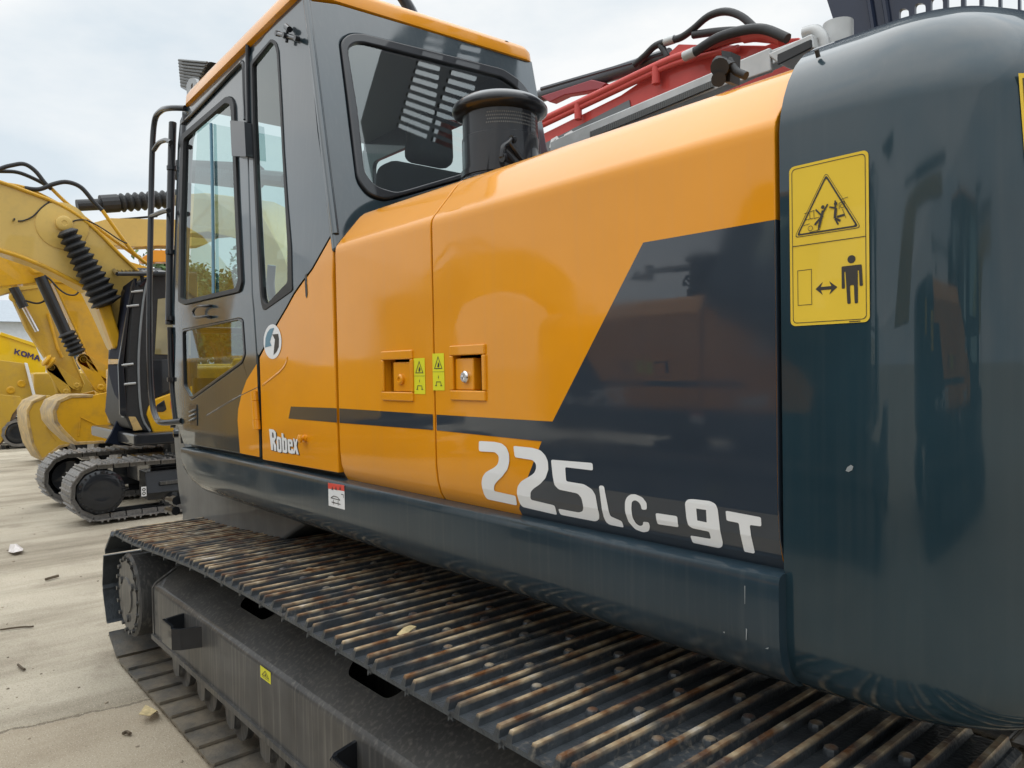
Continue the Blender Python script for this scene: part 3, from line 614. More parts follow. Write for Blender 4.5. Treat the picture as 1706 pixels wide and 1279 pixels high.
# roof cap
ZRA, ZRB, ZRC = PC(302, 182).z, PC(486, 0).z, PR(887, 101).z
def zroof(x, y):
    u = max(0, min(1, (4.5 - x) / 1.55)); v = max(0, min(1, (-1.4 - y) / 1.25)); return (ZRA + (ZRB - ZRA) * u) * (1 - v) + v * (ZRC - .05 * (1 - u))
def roof_row(dz, inx, n=6):
    x0, x1 = xrear(3.24) + inx, 4.47 - inx * 1.2; y0, y1 = ycab(3.2) - inx + .012, -2.72 + inx
    return [(x, y, zroof(x, y) + dz) for x, y in rrect(x0, y1, x1, y0, .07, n)]
bm = bmesh.new()
rows = [roof_row(-.03, .03), roof_row(-.012, -.006), roof_row(.035, -.002), roof_row(.06, .012), roof_row(.078, .04), roof_row(.088, .09), roof_row(.092, .3)]
Vv, fs = loft(bm, rows, close=True); bm.faces.new(Vv[-1]); bmesh.ops.recalc_face_normals(bm, faces=bm.faces); roof = obj('cab_roof', bm, ORANGE, cab, smooth=40)
bm = bmesh.new()
p = PR(842, 76); tube(bm, [p + Vector((-.012, 0, 0)), p + Vector((.08, 0, 0))], .022, 10, 0); obj('roof_nozzle', bm, BLACK, cab, smooth=40)
# tubes over the roof
bm = bmesh.new()
tube(bm, [PR(628, -4) + Vector((.12, 0, .03)), PR(660, 8) + Vector((.12, 0, .03)), PR(700, 18) + Vector((.12, 0, .02)), PR(733, 30) + Vector((.10, 0, 0)), PR(742, 44) + Vector((.10, 0, -.03))], .028, 8, 5)
tube(bm, [PR(638, -10) + Vector((.2, 0, .03)), PR(690, 8) + Vector((.2, 0, .05)), PR(738, 34) + Vector((.2, 0, .02))], .022, 8, 5)
tube(bm, [PR(690, -40) + Vector((.2, 0, .05)), PR(715, -4) + Vector((.2, 0, .05)), PR(730, 20) + Vector((.2, 0, .03)), PR(741, 40) + Vector((.2, 0, -.02))], .030, 8, 5)
obj('roof_guard', bm, BLACK, cab, smooth=60)

# handrail, front bars, lamp and mirror arm at the cab front
def cabt(pts, offs=.05): return [Vector(cabmap(offs)(*cz(*q))) for q in pts]
bm = bmesh.new(); tube(bm, cabt([(309,180)], .0) + cabt([(297,183),(282,188),(272,205),(268,260),(266,360),(264,480),(264,590),(268,665),(276,696),(288,703),(302,701)], .05)[:-1] + cabt([(303,701)], .0), .017, 10, 5); tube(bm, cabt([(300,240),(292,236),(280,240),(271,252)], .05), .014, 8, 4); tube(bm, cabt([(296,352),(286,354),(266,362)], .05), .014, 8, 3); obj('handrail', bm, BLACK, cab, smooth=60)
bm = bmesh.new(); tube(bm, cabt([(288,204),(285,300),(283,420),(282,540)], .0), .022, 8, 3); tube(bm, cabt([(283,545),(286,630),(293,700)], .0), .016, 8, 3)
for q in ((286,280),(284,420),(284,530),(287,632)): p = cabt([q], 0)[0]; lathe(bm, p - Vector((0, 0, .012)), p + Vector((0, 0, 1)), [(0, .028), (.024, .028)], 10)
obj('windscreen_bar', bm, BLACK, cab, smooth=50)
bm = bmesh.new(); fill(bm, rpoly([cz(*q) for q in ((289,170),(287,136),(292,125),(301,124),(306,135),(308,150),(302,172),(296,182))], .02), [circle(*cz(296, 139), .02, 12)], cabmap(-.08), flip_to=(0, 1, 0)); obj('mirror_bracket', bm, GREYP, cab, solid=.02, bevel=.004)
bm = bmesh.new(); fill(bm, rpoly([cz(*q) for q in ((287,162),(302,163),(301,205),(285,202))], .01), [rpoly([cz(*q) for q in ((288,166),(299,168),(298,198),(287,197))], .008)], cabmap(-.1), flip_to=(0, 1, 0)); obj('mirror_frame', bm, BLACK, cab, solid=.02)
bm = bmesh.new(); q = [PY(x, y, -1.75) for x, y in ((296,97),(350,102),(333,125),(325,160),(300,146))]; prism(bm, q, (0, -.35, 0)); lampo = obj('work_lamp', bm, BLACK, cab, bevel=.01)
bm = bmesh.new()
for k in range(9):
    t = k / 8; a = PY(298 + 4 * t, 100 + 42 * t, -1.738); b = PY(345 - 18 * t, 104 + 44 * t, -1.738); tube(bm, [a, b], .008, 6, 0)
obj('lamp_fin', bm, TRIM, cab, smooth=60)

# ---- skirt rail under the doors
ZB = [(-1.400, 1.238), (-1.318, 1.240), (-1.308, 1.236), (-1.304, 1.226), (-1.303, 1.21), (-1.303, 1.125), (-1.305, 1.10), (-1.312, 1.07), (-1.325, 1.045), (-1.345, 1.024), (-1.372, 1.008), (-1.41, 1.0), (-1.75, 1.0), (-1.75, 1.21)]
bm = bmesh.new(); xs = [.752, .758, 1.5, 2.2, 2.9, 3.6, 4.1, 4.25, 4.33, 4.355]
rows = []
for x in xs:
    t = max(0, (x - 4.1) / .255); f = 1 - (1 - math.sqrt(max(0, 1 - t * t))) * .55
    rows.append([(x, y, 1.24 - (1.24 - z) * (f if z < 1.2 else 1)) for y, z in ZB])
Vv, fs = loft(bm, rows); bm.faces.new(Vv[0]); bm.faces.new(Vv[-1][::-1]); bmesh.ops.recalc_face_normals(bm, faces=bm.faces)
sk = part('frame_skirt', bm, SKIRT, smooth=38)
# label on the skirt
def sxz(px, py): p = PY(px, py, -1.303); return (p.x, p.z)
bm = bmesh.new()
def smap(off): return lambda x, z: Vector((x, -1.303 + off, z))
q = [sxz(*p) for p in ((547,804),(574,808),(575,849),(548,842))]
fill(bm, q, [], smap(.001), flip_to=(0, 1, 0)); fill(bm, [sxz(*p) for p in ((547,804),(574,808),(574.3,818),(547.2,813.5))], [], smap(.0016), mi=1, flip_to=(0, 1, 0))
for a, b, w in (((552,829),(556,826),.003), ((556,826),(563,828),.003), ((563,828),(567,833),.003), ((567,833),(552,829),.003), ((553,836),(568,840),.003), ((556,840),(556,832),.003), ((564,842),(564,834),.003), ((569,823),(573,824),.003), ((573,824),(573,829),.003)):
    fill(bm, stroke(sxz(*a), sxz(*b), w), [], smap(.0018), mi=2, flip_to=(0, 1, 0))
for x in (553, 559, 566): fill(bm, [sxz(x, 815.5), sxz(x + 1.5, 809.5), sxz(x + 3, 816)], [], smap(.0022), mi=2, flip_to=(0, 1, 0))
obj('warning_label', bm, [WHITE, RED, INK], sk)

# ---- counterweight
XC0 = .756; XCC = .60; RC = .29
def cw_row(e, z):
    pts = [(XC0, YS - e), (XC0 - .08, YS - e), (XCC + .03, YS - e)]; r = max(.03, RC - e)
    cx, cy = XCC, YS - e - r
    for k in range(0, 13): a = R(90 + 82 * k / 12); pts.append((cx + r * math.cos(a), cy + r * math.sin(a)))
    x, y = pts[-1]
    for k in range(1, 9):
        t = k / 8; yy = y + (-4.07 - 2 * 0 - y) * t
        xx = x - .38 * math.sin(math.pi * min(1, t * 1.0)) ; pts.append((xx, yy))
    return [(px_, py_, z) for px_, py_ in pts]
PCW = [(.42, 1.0), (.20, .985), (.10, .992), (.055, 1.008), (.03, 1.028), (.013, 1.055), (.004, 1.09), (0, 1.13), (0, 1.5), (0, 1.9), (.0, 2.085), (.006, 2.12), (.018, 2.155), (.036, 2.19), (.062, 2.225), (.095, 2.255), (.14, 2.28), (.20, 2.298), (.30, 2.31)]
bm = bmesh.new(); Vv, fs = loft(bm, [cw_row(e, z) for e, z in PCW])
bm.faces.new([r[0] for r in Vv][::-1])
top = Vv[-1]; bm.faces.new(top); bm.faces.new(Vv[0][::-1])
bmesh.ops.recalc_face_normals(bm, faces=bm.faces)
cw = part('counterweight', bm, TEAL, smooth=42, bevel=.0)
bm = bmesh.new(); p = PZ(1366, 88, 2.235); lathe(bm, p - Vector((0, 0, .02)), p + Vector((0, .6, 1)), [(.012, .0045), (.026, .0045)], 8); obj('drain_hole', bm, INK, cw)
# big yellow warning plate: local units mm, u image-left to right, v top to bottom
def SW(off): return lambda u, v: Vector((.736 - .148 * u / 148, YS + off, 2.0135 - .299 * v / 300))
bm = bmesh.new(); fl = dict(flip_to=(0, 1, 0))
fill(bm, rrect(0, 0, 148, 300, 10), [], SW(.001), **fl)
fill(bm, rrect(5, 5, 143, 295, 8), [rrect(6.2, 6.2, 141.8, 293.8, 7.4)], SW(.0016), mi=1, **fl)
fill(bm, [(6, 149.3), (142, 149.3), (142, 150.7), (6, 150.7)], [], SW(.0019), mi=1, **fl)
fill(bm, rpoly([(72, 23), (135, 134), (9, 134)], 9), [rpoly([(72, 24.6), (133.3, 132.8), (10.7, 132.8)], 8)], SW(.0016), mi=1, **fl)
fill(bm, rpoly([(72, 28), (130, 131), (14, 131)], 6), [rpoly([(72, 34), (125, 128), (19, 128)], 5)], SW(.0016), mi=1, **fl)
S_ = lambda a, b, w: fill(bm, stroke(a, b, w), [], SW(.0019 + .00002 * (len(bm.faces) % 37)), mi=1, **fl)
for a, b, w in (((58,122),(66,92),5), ((66,104),(52,88),3), ((66,96),(75,82),3), ((62,104),(50,116),4), ((58,122),(57,126),3), ((90,92),(88,110),5), ((90,92),(78,88),3), ((89,94),(89,78),3), ((88,110),(98,116),4), ((92,108),(106,106),4), ((88,111),(94,122),3),
                ((30,92),(50,89),1), ((48,89),(49,104),1), ((49,104),(58,103),1), ((40,92),(41,104),1), ((30,104),(48,103),1), ((28,114),(40,112),1), ((96,84),(96,95),1), ((96,84),(106,82),1), ((105,82),(106,90),1), ((100,78),(112,76),1), ((102,96),(108,112),1), ((40,128),(60,126),1)):
    S_(a, b, w)
for c, r in (((66,86),3.4), ((90,84),3.2), ((42,121),5), ((102,90),4)): 
    fill(bm, circle(*c, r, 14), [] if r < 4 else [circle(*c, r - 1, 14)], SW(.0030), mi=1, **fl)
fill(bm, [(15, 196), (43, 196), (43, 262), (15, 262)], [[(16, 197), (42, 197), (42, 261), (16, 261)]], SW(.0016), mi=1, **fl)
fill(bm, [(50,234),(64,222),(60,231),(80,231),(76,222),(91,234),(76,246),(80,237),(60,237),(64,246)], [], SW(.0016), mi=1, **fl)
fill(bm, circle(117, 187, 7.2), [], SW(.0016), mi=1, **fl)
fill(bm, rpoly([(99,198),(135,198),(137,236),(131,236),(130,208),(128,208),(128,266),(122,266),(121,233),(114,233),(115,266),(109,266),(106,208),(104,208),(105,238),(99,238)], 2.5), [], SW(.0016), mi=1, **fl)
fill(bm, [(112, 297.0), (132, 297.0), (132, 298.6), (112, 298.6)], [], SW(.0016), mi=1, **fl)
obj('warning_plate', bm, [STICK, INK], cw)
CHIP = mat('bare_primer', (.22, .24, .25), .6, var=.2)
bm = bmesh.new(); fill(bm, [(PY(x, y, YS).x, PY(x, y, YS).z) for x, y in ((1409,784),(1412,778),(1418,774),(1422,777),(1420,783),(1414,786))], [], lambda x, z: Vector((x, YS + .0008, z)), flip_to=(0, 1, 0)); obj('paint_chip', bm, CHIP, cw)
bm = bmesh.new()
for q in (((1240.4,975),(1242,976),(1241.6,1006),(1240.9,1006)), ((1243,1046),(1245,1048),(1244,1066),(1243,1066)), ((1205,1052),(1208,1052),(1207,1055)), ((1275,1080),(1281,1078),(1280,1081)), ((1016,632),(1019,632),(1019,650),(1017,648))):
    y_ = -1.3029 if q[0][1] > 900 else YS + .0022
    if q[0][1] > 900: fill(bm, [(PY(x, y, y_).x, PY(x, y, y_).z) for x, y in q], [], lambda x, z: Vector((x, y_ + .0008, z)), flip_to=(0, 1, 0))
obj('scratch', bm, CHIP, sk)
# second plate round on the rear corner
bm = bmesh.new()
def cwpt(a, z, off=.0015): r = RC + off; return Vector((XCC + r * math.cos(R(a)), YS - RC + r * math.sin(R(a)), z))
CT = [(0, v) for v in range(136, 170, 3)]
sk2 = lambda off: (lambda a, z: cwpt(a + (2.105 - z) * 14, z, off))
fill(bm, rrect(136.5, 1.84, 162, 2.105, .01, 2), [], sk2(.0015), CT, flip_to=(-1, .3, 0))
fill(bm, [(137.6, 1.848), (161, 1.848), (161, 2.097), (137.6, 2.097)], [[(138.0, 1.851), (160.6, 1.851), (160.6, 2.094), (138.0, 2.094)]], sk2(.0022), CT, mi=1, flip_to=(-1, .3, 0))
obj('warning_plate', bm, [STICK, INK], cw)

# ---- engine deck furniture
bm = bmesh.new(); box(bm, .80, -4.05, 1.06, 2.44, -1.74, 2.20); box(bm, 2.46, -4.05, 1.06, 4.35, -2.95, 2.12); box(bm, 2.3, -3.0, 1.03, 4.3, -1.9, 1.2); part('engine_deck', bm, DARK, bevel=.03, seg=3)
cp_ = Vector((2.23, -1.875, 0))
bm = bmesh.new(); lathe(bm, cp_ + Vector((0, 0, 2.22)), cp_ + Vector((0, 0, 3)), [(0, .168), (.135, .168), (.145, .158), (.148, .148), (.30, .148), (.303, .1445), (.40, .1445), (.402, .1)], 48); pc = part('air_precleaner', bm, BLACK, smooth=35)
bm = bmesh.new(); lathe(bm, cp_ + Vector((0, 0, 2.605)), cp_ + Vector((0, 0, 3)), [(.0, .144), (.006, .165), (.014, .180), (.020, .184), (.032, .184), (.042, .178), (.060, .155), (.076, .115), (.086, .06), (.089, .015)], 48); obj('precleaner_cap', bm, BLACK, pc, smooth=50)
bm = bmesh.new()
for j in range(4):
    for k in range(64):
        a = R(120 + k * 200 / 64 * 1.0 + (j % 2) * 1.5); z = 2.55 + j * .0125
        c = cp_ + Vector((.145 * math.cos(a), .145 * math.sin(a), z)); n_ = Vector((math.cos(a), math.sin(a), 0)); u = Vector((-math.sin(a), math.cos(a), 0))
        bm.faces.new([bm.verts.new(c + u * .0035 * math.cos(R(60 * i)) + Vector((0, 0, .0035)) * math.sin(R(60 * i))) for i in range(6)])
h_ = obj('perforation', bm, TRIM, pc); h_['kind'] = 'stuff'
bm = bmesh.new(); lathe(bm, cp_ + Vector((0, 0, 2.375)), cp_ + Vector((0, 0, 3)), [(0, .15), (.0, .154), (.022, .154), (.022, .15)], 48); obj('clamp_band', bm, BLACK, pc, smooth=35)
bm = bmesh.new()
w = [PX(x, y, 2.08) for x, y in ((836,262),(838,245),(845,238),(852,232),(848,250),(840,268))]
tube(bm, w[:4], .010, 8, 3); tube(bm, [PX(848,236,2.08), PX(872,268,2.08)], .008, 8, 0); tube(bm, [PX(838,250,2.08), PX(856,270,2.08)], .008, 8, 0)
lathe(bm, PX(852, 232, 2.08), PX(858, 231, 2.08), [(0, .016), (.012, .016)], 12); lathe(bm, PX(836, 262, 2.08), PX(842, 262, 2.08), [(0, .017), (.012, .017)], 12)
obj('band_clasp', bm, BLACK, pc, smooth=45)
# rubber hold-down latch on the hood
bm = bmesh.new(); Yh = -1.56
tube(bm, [PY(1194, 108, Yh), PY(1207, 112, Yh), PY(1216, 118, Yh)], .022, 10, 3); lathe(bm, PY(1199, 112, Yh + .03), PY(1199, 112, Yh - 1), [(0, .021), (.07, .021)], 14); lathe(bm, PY(1197, 132, Yh + .03), PY(1197, 132, Yh - 1), [(0, .017), (.07, .017)], 14)
prism(bm, [PY(x, y, Yh) for x, y in ((1202,84),(1218,86),(1216,136),(1204,136))], (0, -.04, 0)); tube(bm, [PY(1214, 100, Yh), PY(1226, 118, Yh), PY(1243, 126, Yh)], .010, 8, 4)
part('hood_latch', bm, RUBBER, smooth=50)
# pale rail with louvred edge, tank strap, exhaust pipe on the far side of the hood
Yr = -2.3
bm = bmesh.new(); prism(bm, [PY(x, y, Yr) for x, y in ((916,236),(968,212),(1190,118),(1360,54),(1358,76),(1190,150),(980,232),(916,262))], (0, -.05, 0)); rail = part('hood_rail', bm, LGREY, bevel=.006)
bm = bmesh.new()
for k in range(64):
    t = k / 64; p0 = PY(985 + 205 * t, 219 - 86 * t, Yr + .006); p1 = PY(985 + 205 * t, 230 - 86 * t, Yr + .006); tube(bm, [p0, p1], .006, 5, 0)
st_ = obj('rail_louvre', bm, TRIM, rail); st_['kind'] = 'stuff'
bm = bmesh.new(); prism(bm, [PY(x, y, -2.15) for x, y in ((1276,90),(1352,55),(1357,80),(1296,106))], (0, -.12, 0)); prism(bm, [PY(x, y, -2.15) for x, y in ((1230,100),(1282,78),(1284,118),(1232,136))], (0, -.02, 0))
part('hood_bracket', bm, LGREY, bevel=.006)
bm = bmesh.new(); prism(bm, [PY(x, y, -2.14) for x, y in ((1298,92),(1353,67),(1353,80),(1298,108))], (0, .01, 0)); part('bracket_slot', bm, RUBBER)
bm = bmesh.new(); tube(bm, [PY(1340, 56, -2.2), PY(1358, 52, -2.2), PY(1370, 64, -2.2), PY(1373, 80, -2.2)], .020, 10, 5); part('coolant_pipe', bm, LGREY, smooth=60)
bm = bmesh.new(); a = PY(1397, 120, -2.4); b = Vector((a.x, a.y, PY(1397, 38, -2.4).z)); l = b.z - a.z; lathe(bm, a, b, [(0, .046), (l, .046), (l, .040), (l - .1, .040)], 24); part('exhaust_pipe', bm, LGREY, smooth=40)

# ---- crawler tracks
PITCH = .19
SHW = .74
def shoe_mesh():
    bm = bmesh.new(); w = SHW / 2; h = .036
    pr = [(-.112, .004), (-.100, .012), (-.094, .012), (-.090, h), (-.078, h), (-.073, .012), (-.022, .012), (-.017, h - .002), (-.005, h - .002), (0, .012), (.052, .012), (.057, h - .001), (.069, h - .001), (.074, .012), (.086, .012), (.098, -.004), (.098, -.016), (.082, 0), (-.1, 0), (-.112, -.008)]
    n = 8; rows = []
    for i in range(n + 1):
        y = -w + SHW * i / n; rows.append([(x + (noise.noise(Vector((x * 9, y * 4, 0))) * .0012), y, z + noise.noise(Vector((x * 40, y * 9, 5))) * .0012) for x, z in pr])
    # chamfered grouser ends
    rows = [[(x, rows[0][0][1] - (0 if z > .015 else .010), z) for x, y, z in rows[0]]] + rows[1:-1] + [[(x, rows[-1][0][1] + (0 if z > .015 else .010), z) for x, y, z in rows[-1]]]
    Vv, fs = loft(bm, rows, close=True); bm.faces.new(Vv[0]); bm.faces.new(Vv[-1][::-1])
    for y in (-.155, -.075, .075, .155):
        for x in (-.048, .026):
            if abs(y) > .1 and x > 0 or abs(y) < .1 and x < 0 or True:
                if (abs(y) > .1) == (x > 0): lathe(bm, Vector((x, y, .010)), Vector((x, y, 1)), [(0, .017), (.012, .017), (.018, .014), (.021, .007)], 8)
    for y in (-.12, .12):                          # chain links under the shoe
        prism(bm, [(-.10, y, -.0), (-.09, y, -.085), (.03, y, -.095), (.10, y, -.06), (.10, y, 0)], (0, .035 if y > 0 else -.035, 0))
    bmesh.ops.recalc_face_normals(bm, faces=bm.faces)
    me = bpy.data.meshes.new('track_shoe'); bm.to_mesh(me); bm.free(); me.materials.append(SHOE)
    me.shade_smooth(); me.set_sharp_from_angle(angle=R(35)); return me
SHME = shoe_mesh()
XF, XB, ZA, RP = 4.60, .55, .430, .3945
PIN = .105                                   # plates stand this far outside the chain pins
def droop(x, z):
    t = max(0, min(1, (x - 3.1) / 1.5)); return z * (1 - .10 * t * t * (3 - 2 * t))
def main_frames(pitch):
    o = []
    for (c, t, n_) in track_frames(XF, XB, ZA, RP - PIN, pitch):
        f = (c[0] + n_[0] * PIN, c[1] + n_[1] * PIN)
        if n_[1] > -.3:
            e = .03; a = Vector((f[0] - t[0] * e, droop(f[0] - t[0] * e, f[1] - t[1] * e))); b = Vector((f[0] + t[0] * e, droop(f[0] + t[0] * e, f[1] + t[1] * e))); d = (b - a).normalized()
            f = (f[0], droop(*f)); t = (d.x, d.y); n_ = (-d.y, d.x)
        o.append((f, t, n_))
    return o
def track_frames(xf, xb, za, rp, pitch):
    Ls = xf - xb; tot = 2 * Ls + 2 * math.pi * rp; n = round(tot / pitch); st = tot / n; fr = []
    for i in range(n):
        s = i * st + .05
        if s < Ls:
            x = xb + s; sag = -.018 * math.sin(math.pi * s / Ls) ** 2 * (1 - math.cos(4 * math.pi * s / Ls)) * .5
            fr.append(((x, za + rp + sag), (1, 0), (0, 1)))
        elif s < Ls + math.pi * rp:
            # polygonal wrap: flat shoes chord the sprocket
            a = math.pi / 2 - (s - Ls) / rp; fr.append(((xf + rp * math.cos(a), za + rp * math.sin(a)), (math.sin(a), -math.cos(a)), (math.cos(a), math.sin(a))))
        elif s < 2 * Ls + math.pi * rp: fr.append(((xf - (s - Ls - math.pi * rp), za - rp), (-1, 0), (0, -1)))
        else:
            a = -math.pi / 2 - (s - 2 * Ls - math.pi * rp) / rp; fr.append(((xb + rp * math.cos(a), za + rp * math.sin(a)), (math.sin(a), -math.cos(a)), (math.cos(a), math.sin(a))))
    return fr
def crawler(yc, sgn):
    """yc: centre line of the track; sgn +1 = outer side faces +Y"""
    bm = bmesh.new()
    for y in (yc - .06, yc + .06):                # the chain rail: a belt round the wheels
        rows = []
        for (c, t, n_) in main_frames(.12):
            rows.append([(c[0] - n_[0] * d, y + e, c[1] - n_[1] * d) for d, e in ((.02, -.02), (.02, .02), (.075, .02), (.075, -.02))])
        rows.append(rows[0]); loft(bm, rows, close=True)
    bmesh.ops.recalc_face_normals(bm, faces=bm.faces)
    ct = part('crawler_track', bm, STEEL)
    base = Vector(EX['base'])
    for (c, t, n_) in main_frames(PITCH):
        o = bpy.data.objects.new('track_shoe', SHME); COL.objects.link(o); o.parent = ct
        X = Vector((t[0], 0, t[1])); Z = Vector((n_[0], 0, n_[1])); Yv = Z.cross(X)
        o.matrix_local = Matrix(((X.x, Yv.x, Z.x, c[0] - base.x), (X.y, Yv.y, Z.y, yc - base.y), (X.z, Yv.z, Z.z, c[1] - base.z), (0, 0, 0, 1)))
    # frame: face, sloped top with openings, bottom flange
    yo = yc + sgn * .29; m_ = lambda dy: yo - sgn * dy
    x0, x1 = 1.05, 4.27
    bm = bmesh.new()
    prof = [(.0, .262), (.0, .505), (.006, .520), (.02, .531), (.38, .745)]
    hs = []
    for px_, py_ in ((420, 1016), (612, 1136)):
        d_ = ray(px_, py_)
        # intersect the sloped plane of the near frame
        nrm = Vector((0, .214, .36)); p0 = Vector((0, yc + .29 - .02, .531)); t_ = (p0 - CAM).dot(nrm) / d_.dot(nrm); hp = CAM + d_ * t_ if sgn > 0 else None
        if hp: hs.append((hp.x, math.hypot(hp.y - p0.y, hp.z - .531) + .02))
    if not hs: hs = [(3.4, .16), (2.2, .16)]
    CH = hs
    def slope(x, s): return Vector((x, m_(.02 + s * .36 / .4188), .531 + s * .214 / .4188))
    fill(bm, [(x0, 0), (x1, 0), (x1, .42), (x0, .42)], [rpoly([(h[0] - .15, h[1] - .035), (h[0] + .12, h[1] - .035), (h[0] + .16, h[1] + .02), (h[0] + .12, h[1] + .10), (h[0] - .15, h[1] + .10), (h[0] - .18, h[1] + .02)], .05) for h in hs], slope, flip_to=(0, sgn, 1))
    Vv, fs = loft(bm, [[(x, m_(d), z) for d, z in prof[:4]] for x in (x0, x1)])
    ff = [f for f in fs]
    for f in ff: f.normal_update()
    if sum((f.normal.y * sgn for f in ff)) < 0: bmesh.ops.reverse_faces(bm, faces=ff)
    box(bm, x0, m_(-.012), .236, x1 + .02, m_(.34), .262)
    prism(bm, [(x1, m_(-.004), .25), (x1, m_(-.004), .51), (x1, m_(.016), .537), (x1, m_(.38), .752), (x1, m_(.38), .25)], (.022, 0, 0))
    prism(bm, [(x0, m_(.5), .27), (x0, m_(.5), .60), (x0, m_(.35), .60), (x0, m_(.35), .27)], (x1 - x0, 0, 0))
    fr = part('track_frame', bm, STEEL, smooth=32)
    # final drive
    bm = bmesh.new(); c = Vector((XF, yc + sgn * .335, ZA - .02)); ax = Vector((0, -sgn, 0))
    lathe(bm, c, c + ax, [(0, .215), (.012, .232), (.30, .235), (.31, .20), (.40, .20), (.41, .31), (.46, .31), (.47, .2)], 48)
    dvo = obj('final_drive', bm, STEEL, fr, smooth=35)
    bm = bmesh.new()
    lathe(bm, c - ax * .001, c - ax, [(0, .19), (.004, .19), (.004, .10), (.010, .095), (.010, .03)], 40)
    for k in range(18):
        a = 2 * math.pi * k / 18; q = c + Vector((.205 * math.cos(a), 0, .205 * math.sin(a))); lathe(bm, q, q - ax, [(0, .013), (.014, .013)], 6)
    for k in range(3):
        a = 2 * math.pi * k / 3 + .5; q = c + Vector((.13 * math.cos(a), 0, .13 * math.sin(a))); lathe(bm, q, q - ax, [(0, .022), (.016, .020)], 10)
    obj('drive_cover', bm, GREYP if False else STEEL, fr, smooth=35)
    # idler and rollers
    bm = bmesh.new(); c = Vector((XB, yc + sgn * .1, ZA)); lathe(bm, c, c + ax, [(0, .20), (.01, .29), (.04, .29), (.05, .31), (.15, .31), (.16, .29), (.19, .29), (.2, .2)], 32); obj('idler', bm, STEEL, fr, smooth=35)
    for k in range(8):
        x = 1.35 + k * .37
        bm = bmesh.new(); c = Vector((x, yc + sgn * .275, .178)); lathe(bm, c, c + ax, [(0, .03), (.0, .05), (.02, .055), (.03, .105), (.06, .105), (.07, .085), (.30, .085), (.31, .105), (.34, .105), (.37, .04)], 24)
        prism(bm, [(x - .06, yc + sgn * .282, .24), (x + .06, yc + sgn * .282, .24), (x + .045, yc + sgn * .282, .15), (x, yc + sgn * .282, .13), (x - .045, yc + sgn * .282, .15)], (0, -sgn * .012, 0)); obj('track_roller', bm, STEEL, fr, smooth=35)
    for h in CH:
        p = slope(h[0], h[1] + .22); bm = bmesh.new(); c = Vector((h[0], yc + sgn * .10, .665)); lathe(bm, c, c + ax, [(0, .03), (.01, .055), (.18, .055), (.19, .03)], 20)
        obj('carrier_roller', bm, STEEL, fr, smooth=35)
    return fr, yo
YT = -1.04 - SHW / 2
fr, yo = crawler(YT, 1)
crawler(-4.36 + .0 + SHW / 2 - .0, -1)
# step brackets on the near frame
def tf(px, py, dy=0): return PY(px, py, yo + dy)
def step(cx, z, mat_=STEEL):
    bm = bmesh.new(); o = .115; wdt = .27; h = .095
    pts = [(cx + wdt / 2, yo - .004), (cx + wdt / 2 - .03, yo + o * .75), (cx + wdt / 2 - .06, yo + o), (cx - wdt / 2 + .06, yo + o), (cx - wdt / 2 + .03, yo + o * .75), (cx - wdt / 2, yo - .004)]
    pin = [(cx + wdt / 2 - .014, yo - .004), (cx + wdt / 2 - .042, yo + o * .75 - .006), (cx + wdt / 2 - .066, yo + o - .014), (cx - wdt / 2 + .066, yo + o - .014), (cx - wdt / 2 + .042, yo + o * .75 - .006), (cx - wdt / 2 + .014, yo - .004)]
    n = len(pts)
    a = [[bm.verts.new((x, y, zz)) for x, y in pts] for zz in (z, z + h)]; b = [[bm.verts.new((x, y, zz)) for x, y in pin] for zz in (z, z + h)]
    for i in range(n - 1):
        for q in ((a[0][i], a[0][i + 1], a[1][i + 1], a[1][i]), (b[0][i], b[1][i], b[1][i + 1], b[0][i + 1]), (a[1][i], a[1][i + 1], b[1][i + 1], b[1][i]), (a[0][i], b[0][i], b[0][i + 1], a[0][i + 1])): bm.faces.new(q)
    m = 11
    for i in range(m):                            # saw teeth along the top edge
        x = cx - wdt / 2 + .075 + (wdt - .15) * i / (m - 1)
        prism(bm, [(x - .006, yo + o - .013, z + h), (x + .008, yo + o - .013, z + h), (x, yo + o - .013, z + h + .014)], (0, .012, 0))
    bmesh.ops.recalc_face_normals(bm, faces=bm.faces); return obj('step_bracket', bm, BLACK, fr)
p = tf(318, 1035); step(p.x - .02, .40); p = tf(622, 1262); step(p.x - .02, .40)
bm = bmesh.new(); p0, p1 = tf(434, 1105), tf(452, 1142)
flat_sticker('warning_label', fr, p0.x, p1.z + .004, p1.x, p0.z - .006, [([(.5, .85), (.86, .3), (.14, .3)], [[(.5, .76), (.76, .36), (.24, .36)]]), ([(.42, .4), (.5, .62), (.6, .4)], []), ([(.15, .16), (.85, .16), (.85, .2), (.15, .2)], [])], STICKL, y=yo + .0015, r=0); bm.free()

# ---- centre frame, and the bucket standing in front of the track
bm = bmesh.new(); box(bm, 1.9, -3.9, .35, 3.5, -1.75, .80); lathe(bm, Vector((2.7, -2.7, .80)), Vector((2.7, -2.7, 2)), [(0, .62), (.2, .62)], 40); part('centre_frame', bm, STEEL, bevel=.02)
bm = bmesh.new(); prism(bm, [PY(x, y, -1.52) for x, y in ((287,704),(300,700),(308,742),(318,770),(330,800),(420,830),(500,850),(520,866),(470,900),(302,900),(303,858),(296,815),(291,760))], (0, -.9, 0)); bu = part('front_plate', bm, mat('dusty_grey_paint', (.12, .122, .12), .45, coat=.3, var=.15, streak=.1), bevel=.02, seg=3)
bm = bmesh.new()
for x, y in ((294, 834), (293, 851)): p = PY(x, y, -1.50); lathe(bm, p, p + Vector((1, .2, 0)), [(0, .03), (.05, .03), (.06, .018), (.12, .018)], 8)
for x, y in ((292, 706), (297, 722)): p = PY(x, y, -1.50); lathe(bm, p, p + Vector((.2, 1, 0)), [(0, .025), (.03, .025)], 8)
